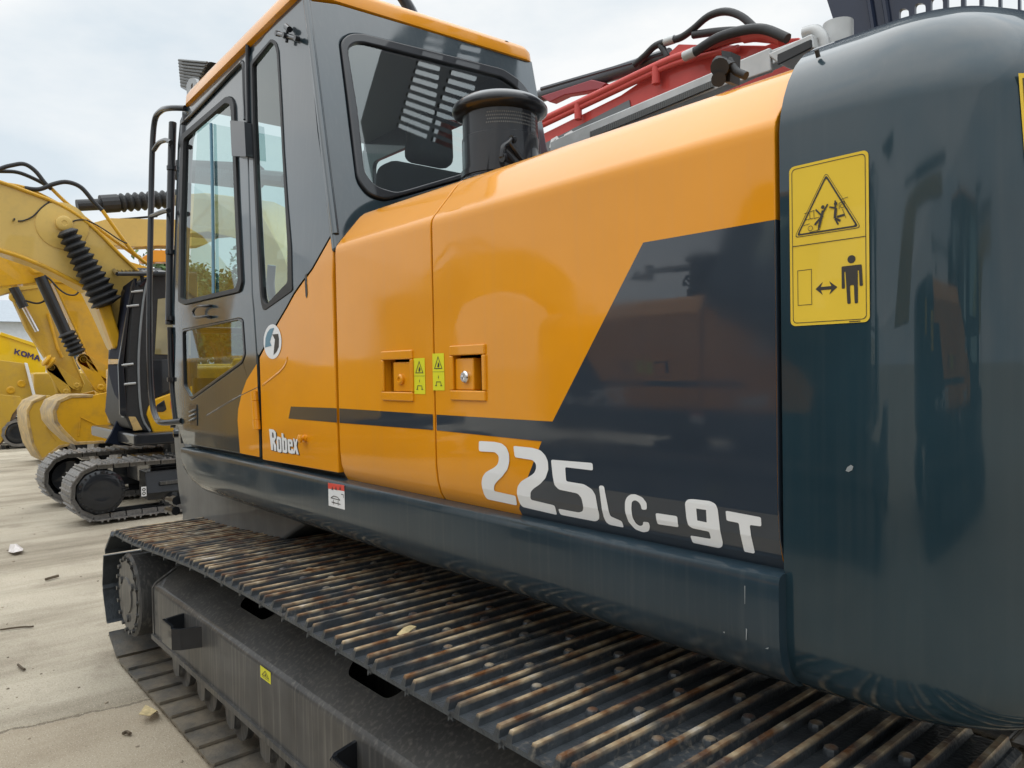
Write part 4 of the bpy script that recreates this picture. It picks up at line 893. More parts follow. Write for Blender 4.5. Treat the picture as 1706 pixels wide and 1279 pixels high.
obj('bolt', bm, BLACK, bu, smooth=40)


# ---- own boom, seen through the cab glass
bm = bmesh.new(); prism(bm, [PY(x, y, -2.72) for x, y in ((292,324),(340,321),(388,327),(432,350),(470,420),(520,560),(440,560),(420,470),(396,398),(345,386),(292,392))], (0, -.42, 0)); bo = part('boom', bm, PALEY, bevel=.01)
bm = bmesh.new(); bellow(bm, PY(300, 284, -2.9), PY(425, 294, -2.9), .13, .07, .035, 16); tube(bm, [PY(425, 294, -2.9), PY(480, 300, -2.9)], .07, 10, 0); obj('arm_cylinder', bm, RUBBER, bo)

# ================================================================== BACKGROUND MACHINES
def P3(pts, X): return [PX(x, y, X) for x, y in pts]
def plate(name, parent, pts, X, m, thick=.3, bevel=.008):
    bm = bmesh.new(); prism(bm, P3(pts, X), (thick, 0, 0)); return obj(name, bm, m, parent, bevel=bevel)
def line(bm, pts, X, r, sub=5, n=7): tube(bm, P3(pts, X), r, n, sub)
def pin(bm, px, py, X, r, l=.06): p = PX(px, py, X); lathe(bm, p + Vector((.02, 0, 0)), p - Vector((1, 0, 0)), [(0, r), (l, r), (l + .01, r * .8), (l + .01, r * .35), (l + .005, r * .3)], 18)

def small_shoe():
    bm = bmesh.new(); w = .25
    pr = [(-.085, 0), (-.085, .012), (-.06, .012), (-.055, .034), (-.043, .034), (-.038, .012), (.0, .012), (.004, .030), (.016, .030), (.02, .012), (.07, .012), (.085, -.004), (.085, -.012), (.07, 0)]
    Vv, fs = loft(bm, [[(x, y, z) for x, z in pr] for y in (-w, w)], close=True); bm.faces.new(Vv[0]); bm.faces.new(Vv[1][::-1])
    for y in (-.16, .16): box(bm, -.075, y - .02, -.05, .075, y + .02, 0)
    bmesh.ops.recalc_face_normals(bm, faces=bm.faces)
    me = bpy.data.meshes.new('track_shoe'); bm.to_mesh(me); bm.free(); me.materials.append(SHOEB); return me
SMALL = small_shoe()
def bg_track(parent, xc, yf, yb, za, rp, detailed, outer, m=SHOEB):
    """track along world Y at x=xc; outer: sign of the side that faces out (-1 = towards -X)"""
    frm = track_frames(-yb, -yf, za, rp, .165)
    bm = bmesh.new(); rows = []
    for (c, t, n_) in track_frames(-yb, -yf, za, rp, .08):
        rows.append([(xc + e, -c[0] + 0 * n_[0] - (-1) * 0 - (n_[0] * -d) * 1.0, c[1] - n_[1] * d) for d, e in ((0, -.09), (0, .09), (.06, .09), (.06, -.09))])
    rows = [[(x, -(c[0] - n_[0] * d), c[1] - n_[1] * d) for x, d in ((xc - .09, 0), (xc + .09, 0), (xc + .09, .06), (xc - .09, .06))] for (c, t, n_) in track_frames(-yb, -yf, za, rp, .08)]
    if not detailed: rows = [[(x, -(c[0] - n_[0] * d), c[1] - n_[1] * d) for x, d in ((xc - .25, -.02 * (i % 2)), (xc + .25, -.02 * (i % 2)), (xc + .25, .05), (xc - .25, .05))] for i, (c, t, n_) in enumerate(track_frames(-yb, -yf, za, rp, .08))]
    rows.append(rows[0]); loft(bm, rows, close=True); bmesh.ops.recalc_face_normals(bm, faces=bm.faces)
    ct = obj('crawler_track', bm, BLACK if detailed else m, parent); base = Vector(parent['base'])
    if detailed:
        for (c, t, n_) in frm:
            o = bpy.data.objects.new('track_shoe', SMALL); COL.objects.link(o); o.parent = ct
            X = Vector((0, -t[0], t[1])); Z = Vector((0, -n_[0], n_[1])); Yv = Z.cross(X)
            o.matrix_local = Matrix(((X.x, Yv.x, Z.x, xc - base.x), (X.y, Yv.y, Z.y, -c[0] - base.y), (X.z, Yv.z, Z.z, c[1] - base.z), (0, 0, 0, 1)))
    bm = bmesh.new(); s = outer
    box(bm, xc - .17, yb + .55, za - .16, xc + .17, yf - .48, za + .17)
    prism(bm, [(xc + s * .17, yf - .46, za + .16), (xc + s * .17, yb + .6, za + .16), (xc + s * .235, yb + .6, za - .08), (xc + s * .235, yf - .46, za - .08)], (-s * .02, 0, 0))
    fr_ = obj('track_frame', bm, BLACK, parent, bevel=.02)
    for yy, nm in ((yf, 'drive_wheel'), (yb, 'idler_wheel')):
        bm = bmesh.new(); c = Vector((xc + s * .22, yy, za)); ax = Vector((-s, 0, 0)); lathe(bm, c, c + ax, [(0, .10), (-.01, .19), (0, .215), (.02, .245), (.10, .25), (.11, .20), (.3, .20)], 36)
        if detailed:
            for k in range(24): a = 2 * math.pi * k / 24; q = c + Vector((0, .22 * math.cos(a), .22 * math.sin(a))); lathe(bm, q + ax * .02, q - ax, [(0, .012), (.03, .012)], 6)
        obj(nm, bm, BLACK, fr_, smooth=40)
    if detailed:
        for k in range(6):
            bm = bmesh.new(); c = Vector((xc + s * .18, yf - .75 - k * .42, .17)); lathe(bm, c, c + Vector((-s, 0, 0)), [(0, .05), (.01, .10), (.05, .10), (.06, .08), (.3, .08)], 20); obj('track_roller', bm, BLACK, fr_, smooth=40)
        bm = bmesh.new(); box(bm, xc + s * .25, yf - 1.5, za + .01, xc + s * .14, yf - .6, za + .05); obj('step', bm, STEEL, fr_, bevel=.005)
        bm = bmesh.new(); x = xc + s * .2395
        return ct, fr_
    return ct, fr_

def bucket(parent, side, X, wid, m):
    """side: px outline of the near side plate"""
    pts = P3(side, X); ctr = sum(pts, Vector()) / len(pts)
    bm = bmesh.new(); prism(bm, [ctr + (p - ctr) * 1.01 for p in pts[1:]] + [ctr + (p - ctr) * .9 for p in pts[:0:-1]], (wid, 0, 0)); b = obj('bucket', bm, WORN, parent, bevel=.01)
    for off in (.012, wid - .06):
        bm = bmesh.new(); prism(bm, [p + Vector((off, 0, 0)) for p in pts], (.045, 0, 0)); obj('side_plate', bm, m, b, bevel=.01)
    return b, pts

def machine(base, group, label, X, paint, detailed=False, cabtint=BLACK, yfront=-1.92, body=True):
    t = thing('excavator', label, 'excavator', base, group)
    bx, by = base[0], base[1]
    bg_track(t, bx - .75, by + 1.43, by - 1.85, .36, .30, detailed, -1)
    bg_track(t, bx + .85, by + 1.43, by - 1.85, .36, .30, detailed, 1)
    bm = bmesh.new(); box(bm, bx - .5, by - .9, .3, bx + .6, by + .8, .62); lathe(bm, Vector((bx, by, .6)), Vector((bx, by, 2)), [(0, .5), (.25, .5)], 24); obj('centre_frame', bm, BLACK, t, bevel=.02)
    bm = bmesh.new(); box(bm, bx - 1.02, by - 2.2, .84, bx + 1.15, by + 1.1, .98); obj('upper_frame', bm, BLACK, t, bevel=.03)
    bm = bmesh.new(); box(bm, bx - 1.05, by - 1.9, .98, bx - .1, by - .35, 1.85); box(bm, bx + .3, by - 1.9, .98, bx + 1.18, by + .9, 1.75); obj('side_panel', bm, paint, t, bevel=.05, seg=3)
    bm = bmesh.new(); prism(bm, [(bx - 1.1, by - 1.9, .86), (bx - .8, by - 2.35, .86), (bx + .9, by - 2.35, .86), (bx + 1.2, by - 1.9, .86)], (0, 0, 1.0)); obj('counterweight', bm, BLACK if paint is KOMY else paint, t, bevel=.06, seg=3)
    return t

# ---- near yellow machine with the black guarded cab
A0 = (10.2, -3.35, 0)
A = machine(A0, 'yellow excavators parked in the row at the left', 'yellow excavator with black barred cab nearest the big orange one, tracks towards the camera', 10, CATY, True)
XA = 9.42
CABA = [(222,476),(230,470),(246,461),(262,454),(330,452),(330,735),(258,722),(218,714),(207,690),(211,640),(214,560)]
bm = bmesh.new(); prism(bm, P3(CABA, XA), (.95, 0, 0)); ca = obj('cab', bm, RUBBER, A, bevel=.03, seg=3)
plate('side_window', ca, [(263,498),(290,494),(318,494),(318,592),(258,590)], XA - .008, GLASSD if False else mat('amber_glass', (.24, .20, .09), .12, coat=1, coat_ior=1.6, var=.4, vscale=2), .01, .003)
plate('cab_door', ca, [(246,600),(284,598),(316,602),(316,640),(284,650),(256,664),(246,650)], XA - .02, BLACK, .03)
bm = bmesh.new(); line(bm, [(246,463),(239,500),(233,560),(231,620),(236,690),(250,718)], XA - .01, .014); obj('pillar_edge', bm, GREYP, ca, smooth=60)
# guard panels
mat('smoked_panel', (.012, .016, .030), .7); MATS['smoked_panel'].node_tree.nodes['Principled BSDF'].inputs['Specular IOR Level'].default_value = .1
def face(name, parent, pts, m, ext=(0, -.03, 0)):
    bm = bmesh.new(); prism(bm, [PX(x, y, X) for x, y, X in pts], ext); return obj(name, bm, m, parent, bevel=.005)
face('guard_panel', ca, [(181,597,10.30),(198.6,482,10.18),(217,468,9.56),(224,463,9.42),(223,476,9.42),(212,512,9.45),(198.5,598,9.5)], MATS['smoked_panel'])
face('guard_bar', ca, [(180,598,10.3),(199,598,9.49),(200,606,9.49),(180,607,10.3)], CATY)
face('guard_panel', ca, [(180,607,10.3),(198,610,9.49),(207,690,9.45),(204,693,9.45),(187,682,10.2)], MATS['smoked_panel'])
face('guard_sill', ca, [(186,682,10.2),(206,689,9.46),(206,696,9.46),(188,692,10.2)], GREYP)
plate('guard_frame', ca, [(224,462),(226,478),(216,512),(206,606),(212,690),(206,694),(200,690),(197,608),(213,508),(219,476)], XA - .02, BLACK, .04)
bm = bmesh.new()
for (x, y) in ((226,486),(219,510),(210,608),(214,640)): line(bm, [(x - 8, y), (x + 12, y - 2)], XA - .01, .014, 0)
obj('guard_bracket', bm, LGREY, ca)
bm = bmesh.new(); q = P3([(196,456),(216,436),(300,438),(300,456)], XA - .05)
# roof grid: sloping frame with bars
e1, e2, e3, e4 = q[0], q[1], q[2], q[3]
far = Vector((.85, 0, .0))
tube(bm, [e1, e2 + far * .9], .025, 6, 0); tube(bm, [e1, e4], .025, 6, 0); tube(bm, [e2 + far * .9, e3 + far * .9], .025, 6, 0)
for k in range(1, 14): t_ = k / 14; tube(bm, [e1 + (e4 - e1) * t_, e2 + far * .9 + (e3 - e2) * t_], .010, 5, 0)
tube(bm, [PX(236,457,XA), PX(238,470,XA)], .02, 6, 0); tube(bm, [PX(232,476,XA), PX(262,452,XA)], .025, 6, 0)
obj('roof_guard', bm, BLACK, ca)
yp = plate('side_panel', A, [(245,690),(248,678),(257,665),(284,655),(330,640),(330,724),(257,722)], XA - .04, mat('warm_yellow_paint', (.62, .34, .012), .4, coat=.6, var=.05), .35, .02)
plate('grab_slot', yp, [(258,682),(262,674),(274,666),(278,682),(272,686),(260,686)], XA - .05, BLACK, .02)
plate('red_label', yp, [(284,668),(290,667),(290,680),(285,681)], XA - .05, RED, .012)
plate('front_plate', A, [(186,722),(198,694),(212,692),(226,716),(262,724),(262,742),(200,742),(176,738)], XA + .5, MATS['smoked_panel'], .06)
plate('cab_base', A, [(214,694),(226,694),(238,716),(224,718)], XA - .01, WORN, .05)
XBm = 9.96
BT = [(-430,420),(-420,330),(-330,280),(-200,262),(-90,276),(0,303),(40,317),(100,341),(150,374),(200,424),(240,464),(275,520),(292,600)]
BB = [(262,650),(230,640),(190,575),(166,521),(148,484),(110,462),(60,438),(0,417),(-100,396),(-220,392),(-330,420),(-390,470)]
boomA = plate('boom', A, BT + BB, XBm, PALEY, .42)
bm = bmesh.new(); line(bm, BT[3:-1], XBm - .005, .022, 3); line(bm, BB[2:-2], XBm - .005, .026, 3); obj('boom_flange', bm, CATY, boomA, smooth=60)
bm = bmesh.new(); pin(bm, 105, 373, XBm, .085, .10); p = PX(104, 376, XBm); lathe(bm, p + Vector((.02, 0, 0)), p - Vector((1, 0, 0)), [(0, .27), (.03, .27), (.035, .26)], 28); obj('boom_boss', bm, PALEY, boomA, smooth=40)
bm = bmesh.new(); bellow(bm, PX(110, 383, XBm - .16), PX(180, 508, XBm - .16), .115, .075, .045, 18, 0, .185); obj('boom_cylinder', bm, RUBBER, boomA)
plate('cylinder_rod', boomA, [(164,512),(185,505),(206,575),(190,582)], XBm - .2, CATY, .2, .03)
bm = bmesh.new(); line(bm, [(-40,300),(0,281),(20,275),(40,273),(58,284),(75,305),(86,315)], XBm + .1, .024); line(bm, [(-60,284),(0,285),(30,287),(60,299),(85,313)], XBm + .2, .022); line(bm, [(41,313),(65,315),(90,306),(112,303),(135,312),(155,335),(170,350)], XBm + .05, .026)
line(bm, [(117,374),(125,367),(145,367),(170,380),(200,400),(212,405)], XBm - .02, .008); line(bm, [(85,334),(70,345),(55,360),(40,367),(30,368)], XBm - .01, .008)
obj('hose', bm, RUBBER, boomA, smooth=60)
bm = bmesh.new(); line(bm, [(84,312),(118,344),(190,400),(246,440)], XBm + .1, .02, 4); line(bm, [(170,350),(200,392),(222,420),(240,436)], XBm + .05, .022, 4); line(bm, [(0,305),(40,312),(80,330),(120,352)], XBm + .12, .02, 4); obj('hydraulic_pipe', bm, CATY, boomA, smooth=60)
bm = bmesh.new(); box(bm, *(PX(18, 360, XBm) - Vector((.1, .03, .03))), *(PX(26, 374, XBm) + Vector((.0, .03, .03)))); obj('boom_lamp', bm, BLACK, boomA, bevel=.01)
# arm and bucket of this machine (left of the frame)
ar = plate('arm', A, [(-430,330),(-360,340),(-330,420),(-420,760),(-450,760),(-470,420)], XBm + .05, CATY, .3)
b_, pts = bucket(A, [(-470,740),(-420,735),(-380,770),(-370,820),(-410,850),(-500,840)], XBm - .2, .8, CATY)
# number plate on the track frame
x0 = 10.2 - .75 - .2395
bm = bmesh.new(); p0 = PX(235, 811, 9.2); p1 = PX(244, 826, 9.2)
fill(bm, [(p0.y, p0.z), (p1.y, p0.z), (p1.y, p1.z), (p0.y, p1.z)], [], lambda y, z: Vector((9.195, y, z)), flip_to=(-1, 0, 0))
cy, cz_ = (p0.y + p1.y) / 2, (p0.z + p1.z) / 2
for dz in (-.022, .022): fill(bm, circle(cy, cz_ + dz, .019, 14), [circle(cy, cz_ + dz, .010, 14)], lambda y, z: Vector((9.193, y, z)), mi=1, flip_to=(-1, 0, 0))
obj('number_plate', bm, [WHITE, INK], [c for c in A.children if c.name.startswith('track_frame')][0])

# ---- second and third yellow machines: arms and buckets hanging beside the first
def arm_set(t, X, boom, arm, cyl, rod, pinp, links, bside, wid, paint, rodm):
    bo_ = plate('boom', t, boom, X + .1, paint, .42)
    a_ = plate('arm', t, arm, X + .12, paint, .32)
    n = len(arm); bm = bmesh.new(); line(bm, arm + [arm[0]], X + .115, .018, 0); obj('arm_flange', bm, paint, a_)
    bm = bmesh.new(); l = P3(cyl, X); tube(bm, l, .085, 14, 0); c = obj('bucket_cylinder', bm, rodm[0], a_, smooth=50)
    bm = bmesh.new(); r0, r1 = P3(rod, X)
    if rodm[1] is RUBBER: bellow(bm, r0, r1, .13, .07, .04, 16)
    else: tube(bm, [r0, r1], .045, 10, 0)
    obj('cylinder_rod', bm, rodm[1], c)
    for lk_ in links:
        bm = bmesh.new(); p, q = [Vector((v.x, v.y, v.z)) for v in P3(lk_, X)]; d = (q - p).normalized(); nn = Vector((0, -d.z, d.y)) * .09
        prism(bm, [p + nn, p + nn * .6 - d * .07, p - nn * .6 - d * .07, p - nn, q - nn, q - nn * .6 + d * .07, q + nn * .6 + d * .07, q + nn], (.12, 0, 0)); pin(bm, *lk_[0], X, .055, .03); pin(bm, *lk_[1], X, .055, .03); obj('bucket_link', bm, paint, a_, bevel=.008)
    bm = bmesh.new(); pin(bm, *pinp, X - .0, .09, .03); obj('pivot_pin', bm, paint, a_)
    # bucket: side plates plus curved shell between them
    pts = P3(bside, X - .35); ctr = sum(pts, Vector()) / len(pts)
    sh = [pts[-i % len(pts)] for i in range(1, 9)]
    V0 = [ctr + (p - ctr) * (1 + .012 / max(.1, (p - ctr).length)) for p in sh]; V1 = [ctr + (p - ctr) * (1 - .04 / max(.1, (p - ctr).length)) for p in sh]
    bm = bmesh.new(); prism(bm, V0 + V1[::-1], (wid, 0, 0)); b = obj('bucket', bm, WORN, t, bevel=.01)
    for off in (.012, wid - .06):
        bm = bmesh.new(); prism(bm, [p + Vector((off, 0, 0)) for p in pts], (.05, 0, 0)); obj('side_plate', bm, paint, b, bevel=.012)
    bm = bmesh.new(); 
    q_ = [pts[2] * .75 + ctr * .25, ctr * .9 + pts[6] * .1, pts[4] * .7 + ctr * .3]
    tube(bm, [v + Vector((.008, 0, 0)) for v in q_], .012, 5, 0); obj('bucket_rib', bm, paint, b)
    return bo_, a_
X1 = 13.2
B1 = machine((13.7, -4.6, 0), A['group'], 'yellow excavator second in the row, its black bucket cylinder beside the barred cab', X1, CATY)
bo1, a1 = arm_set(B1, X1, [(-160,420),(0,396),(58,410),(110,440),(165,420),(330,470),(330,520),(165,478),(90,470),(65,470),(0,477),(-160,505)],
    [(74,440),(165,425),(200,540),(212,640),(205,680),(182,672),(172,650),(150,600),(127,550),(100,492)],
    [(67,461),(112,560)], [(110,553),(130,590)], (61,446), [((139,598),(186,625)), ((139,598),(168,645))],
    [(183,652),(198,693),(186,720),(176,737),(127,740),(105,720),(92,703),(89,685),(97,668),(117,659),(156,658)], 1.1, CATY, (BLACK, RUBBER))
bm = bmesh.new(); line(bm, [(74,458),(85,467),(98,481),(112,490),(125,491),(132,484),(136,472)], X1 - .05, .013); line(bm, [(40,500),(60,505),(72,502),(80,494)], X1 + .1, .015); obj('hose', bm, RUBBER, a1, smooth=60)
X2 = 16.6
B2 = machine((17.1, -4.6, 0), A['group'], 'yellow excavator third in the row, with the thin polished bucket cylinder rod', X2, CATY)
bo2, a2 = arm_set(B2, X2, [(-160,510),(0,474),(20,476),(64,468),(64,480),(20,486),(0,492),(-160,535)],
    [(15,480),(64,470),(100,545),(140,640),(130,664),(112,660),(98,655),(80,600),(46,548)],
    [(22,478),(40,512)], [(38,508),(62,552)], (24,495), [((86,612),(110,652)), ((86,612),(128,642))],
    [(103,660),(95,690),(103,722),(125,740),(100,745),(70,767),(55,742),(47,710),(45,684),(54,669),(76,659)], 1.2, mat('dull_yellow_paint', (.52, .33, .05), .45, coat=.4, var=.08, vscale=2, dirt=(.30, .20, .08), dirt_amt=.4, dirt_scale=4), (BLACK, CHROME))
bm = bmesh.new(); line(bm, [(80,522),(97,582),(104,595)], X2 + .08, .03, 0); bellow(bm, PX(74, 598, X2 - .05), PX(88, 606, X2 - .05), .13, .08, .04, 12); obj('grease_line', bm, CATY, a2)
X3 = 21.0
C3 = machine((21.5, -4.0, 0), A['group'], 'dusty yellow excavator at the left edge, its bucket curled open', X3, MATS['dull_yellow_paint'])
ca3 = plate('arm', C3, [(-60,560),(0,600),(41,605),(62,664),(44,670),(20,668),(-40,650)], X3, MATS['dull_yellow_paint'], .4)
bm = bmesh.new(); pin(bm, 36, 639, X3, .09, .03); pin(bm, 18, 650, X3, .09, .03); obj('pivot_pin', bm, CATY, ca3)
plate('arm_rod', ca3, [(41,604),(46,605),(61,664),(56,664)], X3 - .1, WHITE, .08)
CB = [(-60,650),(0,657),(33,660),(37,668),(34,672),(20,690),(6,730),(0,738),(-60,745)]
bm = bmesh.new(); sp_ = P3([(35,672),(28,690),(20,710),(12,730),(0,742)], X3 - .4); prism(bm, sp_ + P3([(-8,742),(4,728),(13,708),(21,688),(29,671)], X3 - .4), (1.2, 0, 0)); b3 = obj('bucket', bm, mat('bucket_brown', (.16, .11, .07), .6, var=.3), C3, bevel=.01)
for off in (-.06, 1.2):
    bm = bmesh.new(); prism(bm, [p + Vector((off, 0, 0)) for p in P3(CB, X3 - .4)], (.06, 0, 0)); obj('side_plate', bm, MATS['dull_yellow_paint'], b3, bevel=.01)
for k in range(3):
    bm = bmesh.new(); prism(bm, P3([(2 + 7 * k, 742),(8 + 7 * k, 742),(14 + 7 * k, 772),(9 + 7 * k, 775)], X3 - .4 + .3 * k), (.12, 0, 0)); obj('bucket_tooth', bm, BLACK, b3)
plate('blade', C3, [(18,736),(60,728),(80,740),(95,765),(60,768),(28,748)], X3 + .6, CATY, .2)
# ---- boom with the lettering, further back
X4 = 26.0
D4 = machine((26.5, -4.5, 0), A['group'], 'lemon yellow excavator farthest left, dark letters on its low boom', X4, KOMY)
bo4 = plate('boom', D4, [(-260,470),(-120,530),(0,556),(60,577),(68,598),(76,606),(76,632),(64,626),(0,600),(-120,580),(-260,520)], X4, KOMY, .5)
plate('cylinder', bo4, [(2,553),(60,572),(60,578),(0,558)], X4 - .05, KOMY, .2)
GLY = [[[(0,0),(.22,0),(.22,.36),(.36,.36),(.62,0),(.92,0),(.55,.5),(.92,1),(.62,1),(.36,.64),(.22,.64),(.22,1),(0,1)]],
       [rpoly([(0,0),(.95,0),(.95,1),(0,1)], .4), rpoly([(.25,.24),(.70,.24),(.70,.76),(.25,.76)], .22)],
       [[(0,0),(.2,0),(.2,.6),(.47,.2),(.74,.6),(.74,0),(.95,0),(.95,1),(.74,1),(.47,.55),(.2,1),(0,1)]],
       [[(0,0),(.25,0),(.36,.28),(.64,.28),(.75,0),(1,0),(.62,1),(.38,1)], [(.43,.46),(.57,.46),(.5,.68)]]]
bm = bmesh.new()
for i, gl in enumerate(GLY):
    def mp(u, v, i=i):
        t = (i + u * .98) / 4; x = 23.5 + 43.5 * t + 1.2 * v; yb_ = 589.5 + 12.6 * t; return PX(x, yb_ - 9.2 * v, X4 - .02)
    fill(bm, gl[0], gl[1:], mp, flip_to=(-1, 0, 0))
obj('lettering', bm, mat('letter_navy', (.03, .02, .09), .5), bo4)
# ---- machine with the long level boom and bellowed cylinder
X5 = 14.8
E5 = machine((15.6, -8.2, 0), A['group'], 'pale yellow excavator behind the cab handrail, level boom under a long black bellows', X5, PALEY)
bo5 = plate('boom', E5, [(150,372),(185,363),(262,365),(312,366),(352,374),(372,392),(340,408),(310,410),(262,409),(228,411),(180,408),(140,400)], X5, PALEY, .45)
bm = bmesh.new(); a, b = PX(198, 338, X5 + .1), PX(300, 330, X5 + .1); bellow(bm, a, b, .17, .12, .05, 18); tube(bm, [PX(128, 342, X5 + .1), PX(172, 340, X5 + .1)], .10, 14, 0); tube(bm, [PX(168, 340, X5 + .1), PX(197, 338, X5 + .1)], .16, 14, 0); tube(bm, [PX(190, 366, X5 + .1), PX(215, 364, X5 + .1), PX(262, 360, X5 + .1)], .02, 6, 3); obj('arm_cylinder', bm, RUBBER, bo5)
plate('orange_cowl', E5, [(238,428),(258,416),(300,418),(300,436),(240,436)], X5 - .1, ORANGE, .3)

# ---- (helper) copy a thing with its parts of the yard, mirrored in the dark paint
def copy_tree(o, parent=None, done=None):
    c = o.copy(); COL.objects.link(c)
    if parent is not None: c.parent = parent
    for ch in list(o.children): copy_tree(ch, c)
    return c

# ---- red excavator on the far side
YR = -5.0
RX = thing('excavator', 'red excavator beyond the engine hood, its boom rising to the right', 'excavator', (8.6, -5.2, 0))
def rp(pts, Y=YR): return [PY(x, y, Y) for x, y in pts]
bm = bmesh.new(); prism(bm, rp([(700,420),(760,330),(905,222),(1034,158),(1060,140),(1116,86),(1130,73),(1175,74),(1275,75),(1303,64),(1330,62),(1370,90),(1340,150),(1100,215),(900,330),(820,430)]), (0, -.42, 0)); rb = obj('boom', bm, DOOR, RX, bevel=.01)
bm = bmesh.new(); tube(bm, rp([(885,208),(909,197),(1000,154),(1083,114),(1130,94),(1190,75),(1240,62),(1300,66)], YR + .06), .032, 8, 3); tube(bm, rp([(885,217),(909,206),(1000,163),(1085,123),(1140,101),(1230,80)], YR + .05), .026, 8, 3); tube(bm, rp([(1240,60),(1275,56),(1305,66)], YR + .1), .05, 8, 3)
for x, y in ((963,178),(1093,116)): lathe(bm, PY(x, y - 5, YR + .06), PY(x, y - 5, YR + .06) + Vector((0, 0, -1)), [(0, .035), (.14, .035)], 8)
obj('hydraulic_pipe', bm, DOOR, rb, smooth=60)
bm = bmesh.new(); prism(bm, rp([(904,240),(1048,166),(1050,178),(915,262)], YR + .012), (0, -.01, 0)); obj('boom_band', bm, mat('grey_band', (.13, .14, .15), .5), rb)
bm = bmesh.new()
def rfill(o, hs, w=.02):
    fill(bm, [(p.x, p.z) for p in rp(o, YR + .02)], [[(p.x, p.z) for p in rp(h, YR + .02)] for h in hs], lambda x, z: Vector((x, YR + .02, z)), flip_to=(0, 1, 0))
rfill([(915,246),(918,232),(928,226),(931,230),(928,244)], [[(920,241),(922,234),(926,231),(925,240)]])
rfill([(936,238),(940,224),(952,217),(958,221),(955,234)], [[(942,234),(944,226),(952,222),(951,231)]])
obj('lettering', bm, WHITE, rb)
bm = bmesh.new(); tube(bm, rp([(900,160),(1000,130),(1090,100),(1116,92)], YR - .1), .062, 12, 0); tube(bm, rp([(902,148),(1000,120),(1112,88)], YR - .05), .02, 6, 0); obj('arm_cylinder', bm, mat('cylinder_grey', (.06, .065, .075), .4, coat=.4), rb, smooth=50)
bm = bmesh.new(); prism(bm, rp([(900,160),(985,132),(1010,138),(1000,148),(940,158),(915,170)], YR - .02), (0, -.1, 0)); obj('cylinder_bracket', bm, mat('dark_red_paint', (.25, .03, .04), .5), rb, bevel=.01)
bm = bmesh.new(); tube(bm, rp([(1057,108),(1075,92),(1092,76),(1115,68),(1135,62),(1155,48),(1180,27),(1208,19),(1235,27),(1258,47)], YR), .029, 8, 4); tube(bm, rp([(1157,87),(1195,63),(1240,50),(1275,49),(1312,64)], YR + .15), .036, 8, 4); tube(bm, rp([(1155,58),(1190,53),(1225,51),(1258,55)], YR), .03, 8, 4); tube(bm, rp([(1098,72),(1108,86),(1112,95)], YR), .026, 8, 3)
obj('hose', bm, RUBBER, rb, smooth=60)
for a_, b_2, o_, r_ in (((1140,94),(1158,86),.15,.039),((1108,70),(1124,65),0,.034)):
    bm = bmesh.new(); tube(bm, rp([a_, b_2], YR + o_), r_, 8, 0); obj('hose_ferrule', bm, LGREY, rb, smooth=60)
bx, by = 8.6, -5.2
bm = bmesh.new(); box(bm, 7.6, -6.4, .98, 10.6, -4.2, 2.1); obj('side_panel', bm, DOOR, RX, bevel=.06, seg=3)
bm = bmesh.new(); box(bm, 7.2, -6.4, .85, 10.6, -4.2, .98); box(bm, 7.6, -5.9, .3, 9.6, -4.6, .85); obj('upper_frame', bm, BLACK, RX, bevel=.03)
bm = bmesh.new(); box(bm, 6.9, -6.45, 1.0, 8.3, -5.5, 2.75); rc = obj('cab', bm, BLACK, RX, bevel=.08, seg=3)
for yc in (-4.4, -6.2):
    rows = []; bm = bmesh.new()
    for i, (c, t, n_) in enumerate(track_frames(10.2, 7.0, .42, .36, .09)):
        rows.append([(c[0] - n_[0] * d, y, c[1] - n_[1] * d) for y, d in ((yc - .28, -.02 * (i % 2)), (yc + .28, -.02 * (i % 2)), (yc + .28, .05), (yc - .28, .05))])
    rows.append(rows[0]); loft(bm, rows, close=True); bmesh.ops.recalc_face_normals(bm, faces=bm.faces); obj('crawler_track', bm, SHOEB, RX)
# its raised slotted bucket over the counterweight
YB = -3.3
sl = []
for k in range(16):
    x = 1505.5 + 26.3 * k + .45 * k * k; w_ = 8.2 + .9 * k; t0 = 14 - 9.5 * k if k < 4 else -26 - 3 * k
    sl.append((x, w_, t0))
def bmap(x, z): return Vector((x, YB - .03 * (x - 1.6) ** 2, z))
def bxz(px, py): p = PY(px, py, YB); return (p.x, p.z)
bm = bmesh.new()
hs = [rpoly([bxz(x - w_, t0), bxz(x + w_, t0), bxz(x + w_ * 1.1, 150), bxz(x - w_ * .9, 150)], .035) for x, w_, t0 in sl]
ce, cf = Vector((-.457, .89)), Vector((.89, .457))
for k in range(14):
    for e0, e1 in ((-.42, -.05), (.05, .42)):
        o_ = Vector((1.95, 4.68)) + cf * (-.40 + .0615 * k); w_ = cf * .0165; sk_ = ce * (.012 * (k - 7))
        hs.append(rpoly([tuple(o_ + ce * e0 - w_ + sk_), tuple(o_ + ce * e0 + w_ + sk_), tuple(o_ + ce * e1 + w_ - sk_), tuple(o_ + ce * e1 - w_ - sk_)], .01, 2))
fill(bm, [bxz(1368, -30), bxz(1402, 75), bxz(1440, 240), bxz(2150, 260), (-.7, 4.2), (.2, 4.4), (.75, 4.8), (1.0, 5.45), (1.6, 5.6), (2.15, 5.35), (2.62, 4.75), (2.66, 4.25), (2.3, 3.85)], hs, bmap, [(0, v * .1) for v in range(-20, 22)], flip_to=(0, 1, 0))
bk = obj('bucket', bm, NAVY, RX, solid=.02)
bm = bmesh.new()
for xx in (1445, 1470): tube(bm, [bmap(*bxz(xx, -30)) + Vector((0, .01, 0)), bmap(*bxz(xx + 14, 60)) + Vector((0, .01, 0))], .012, 6, 0)
obj('bucket_rib', bm, NAVY, bk)
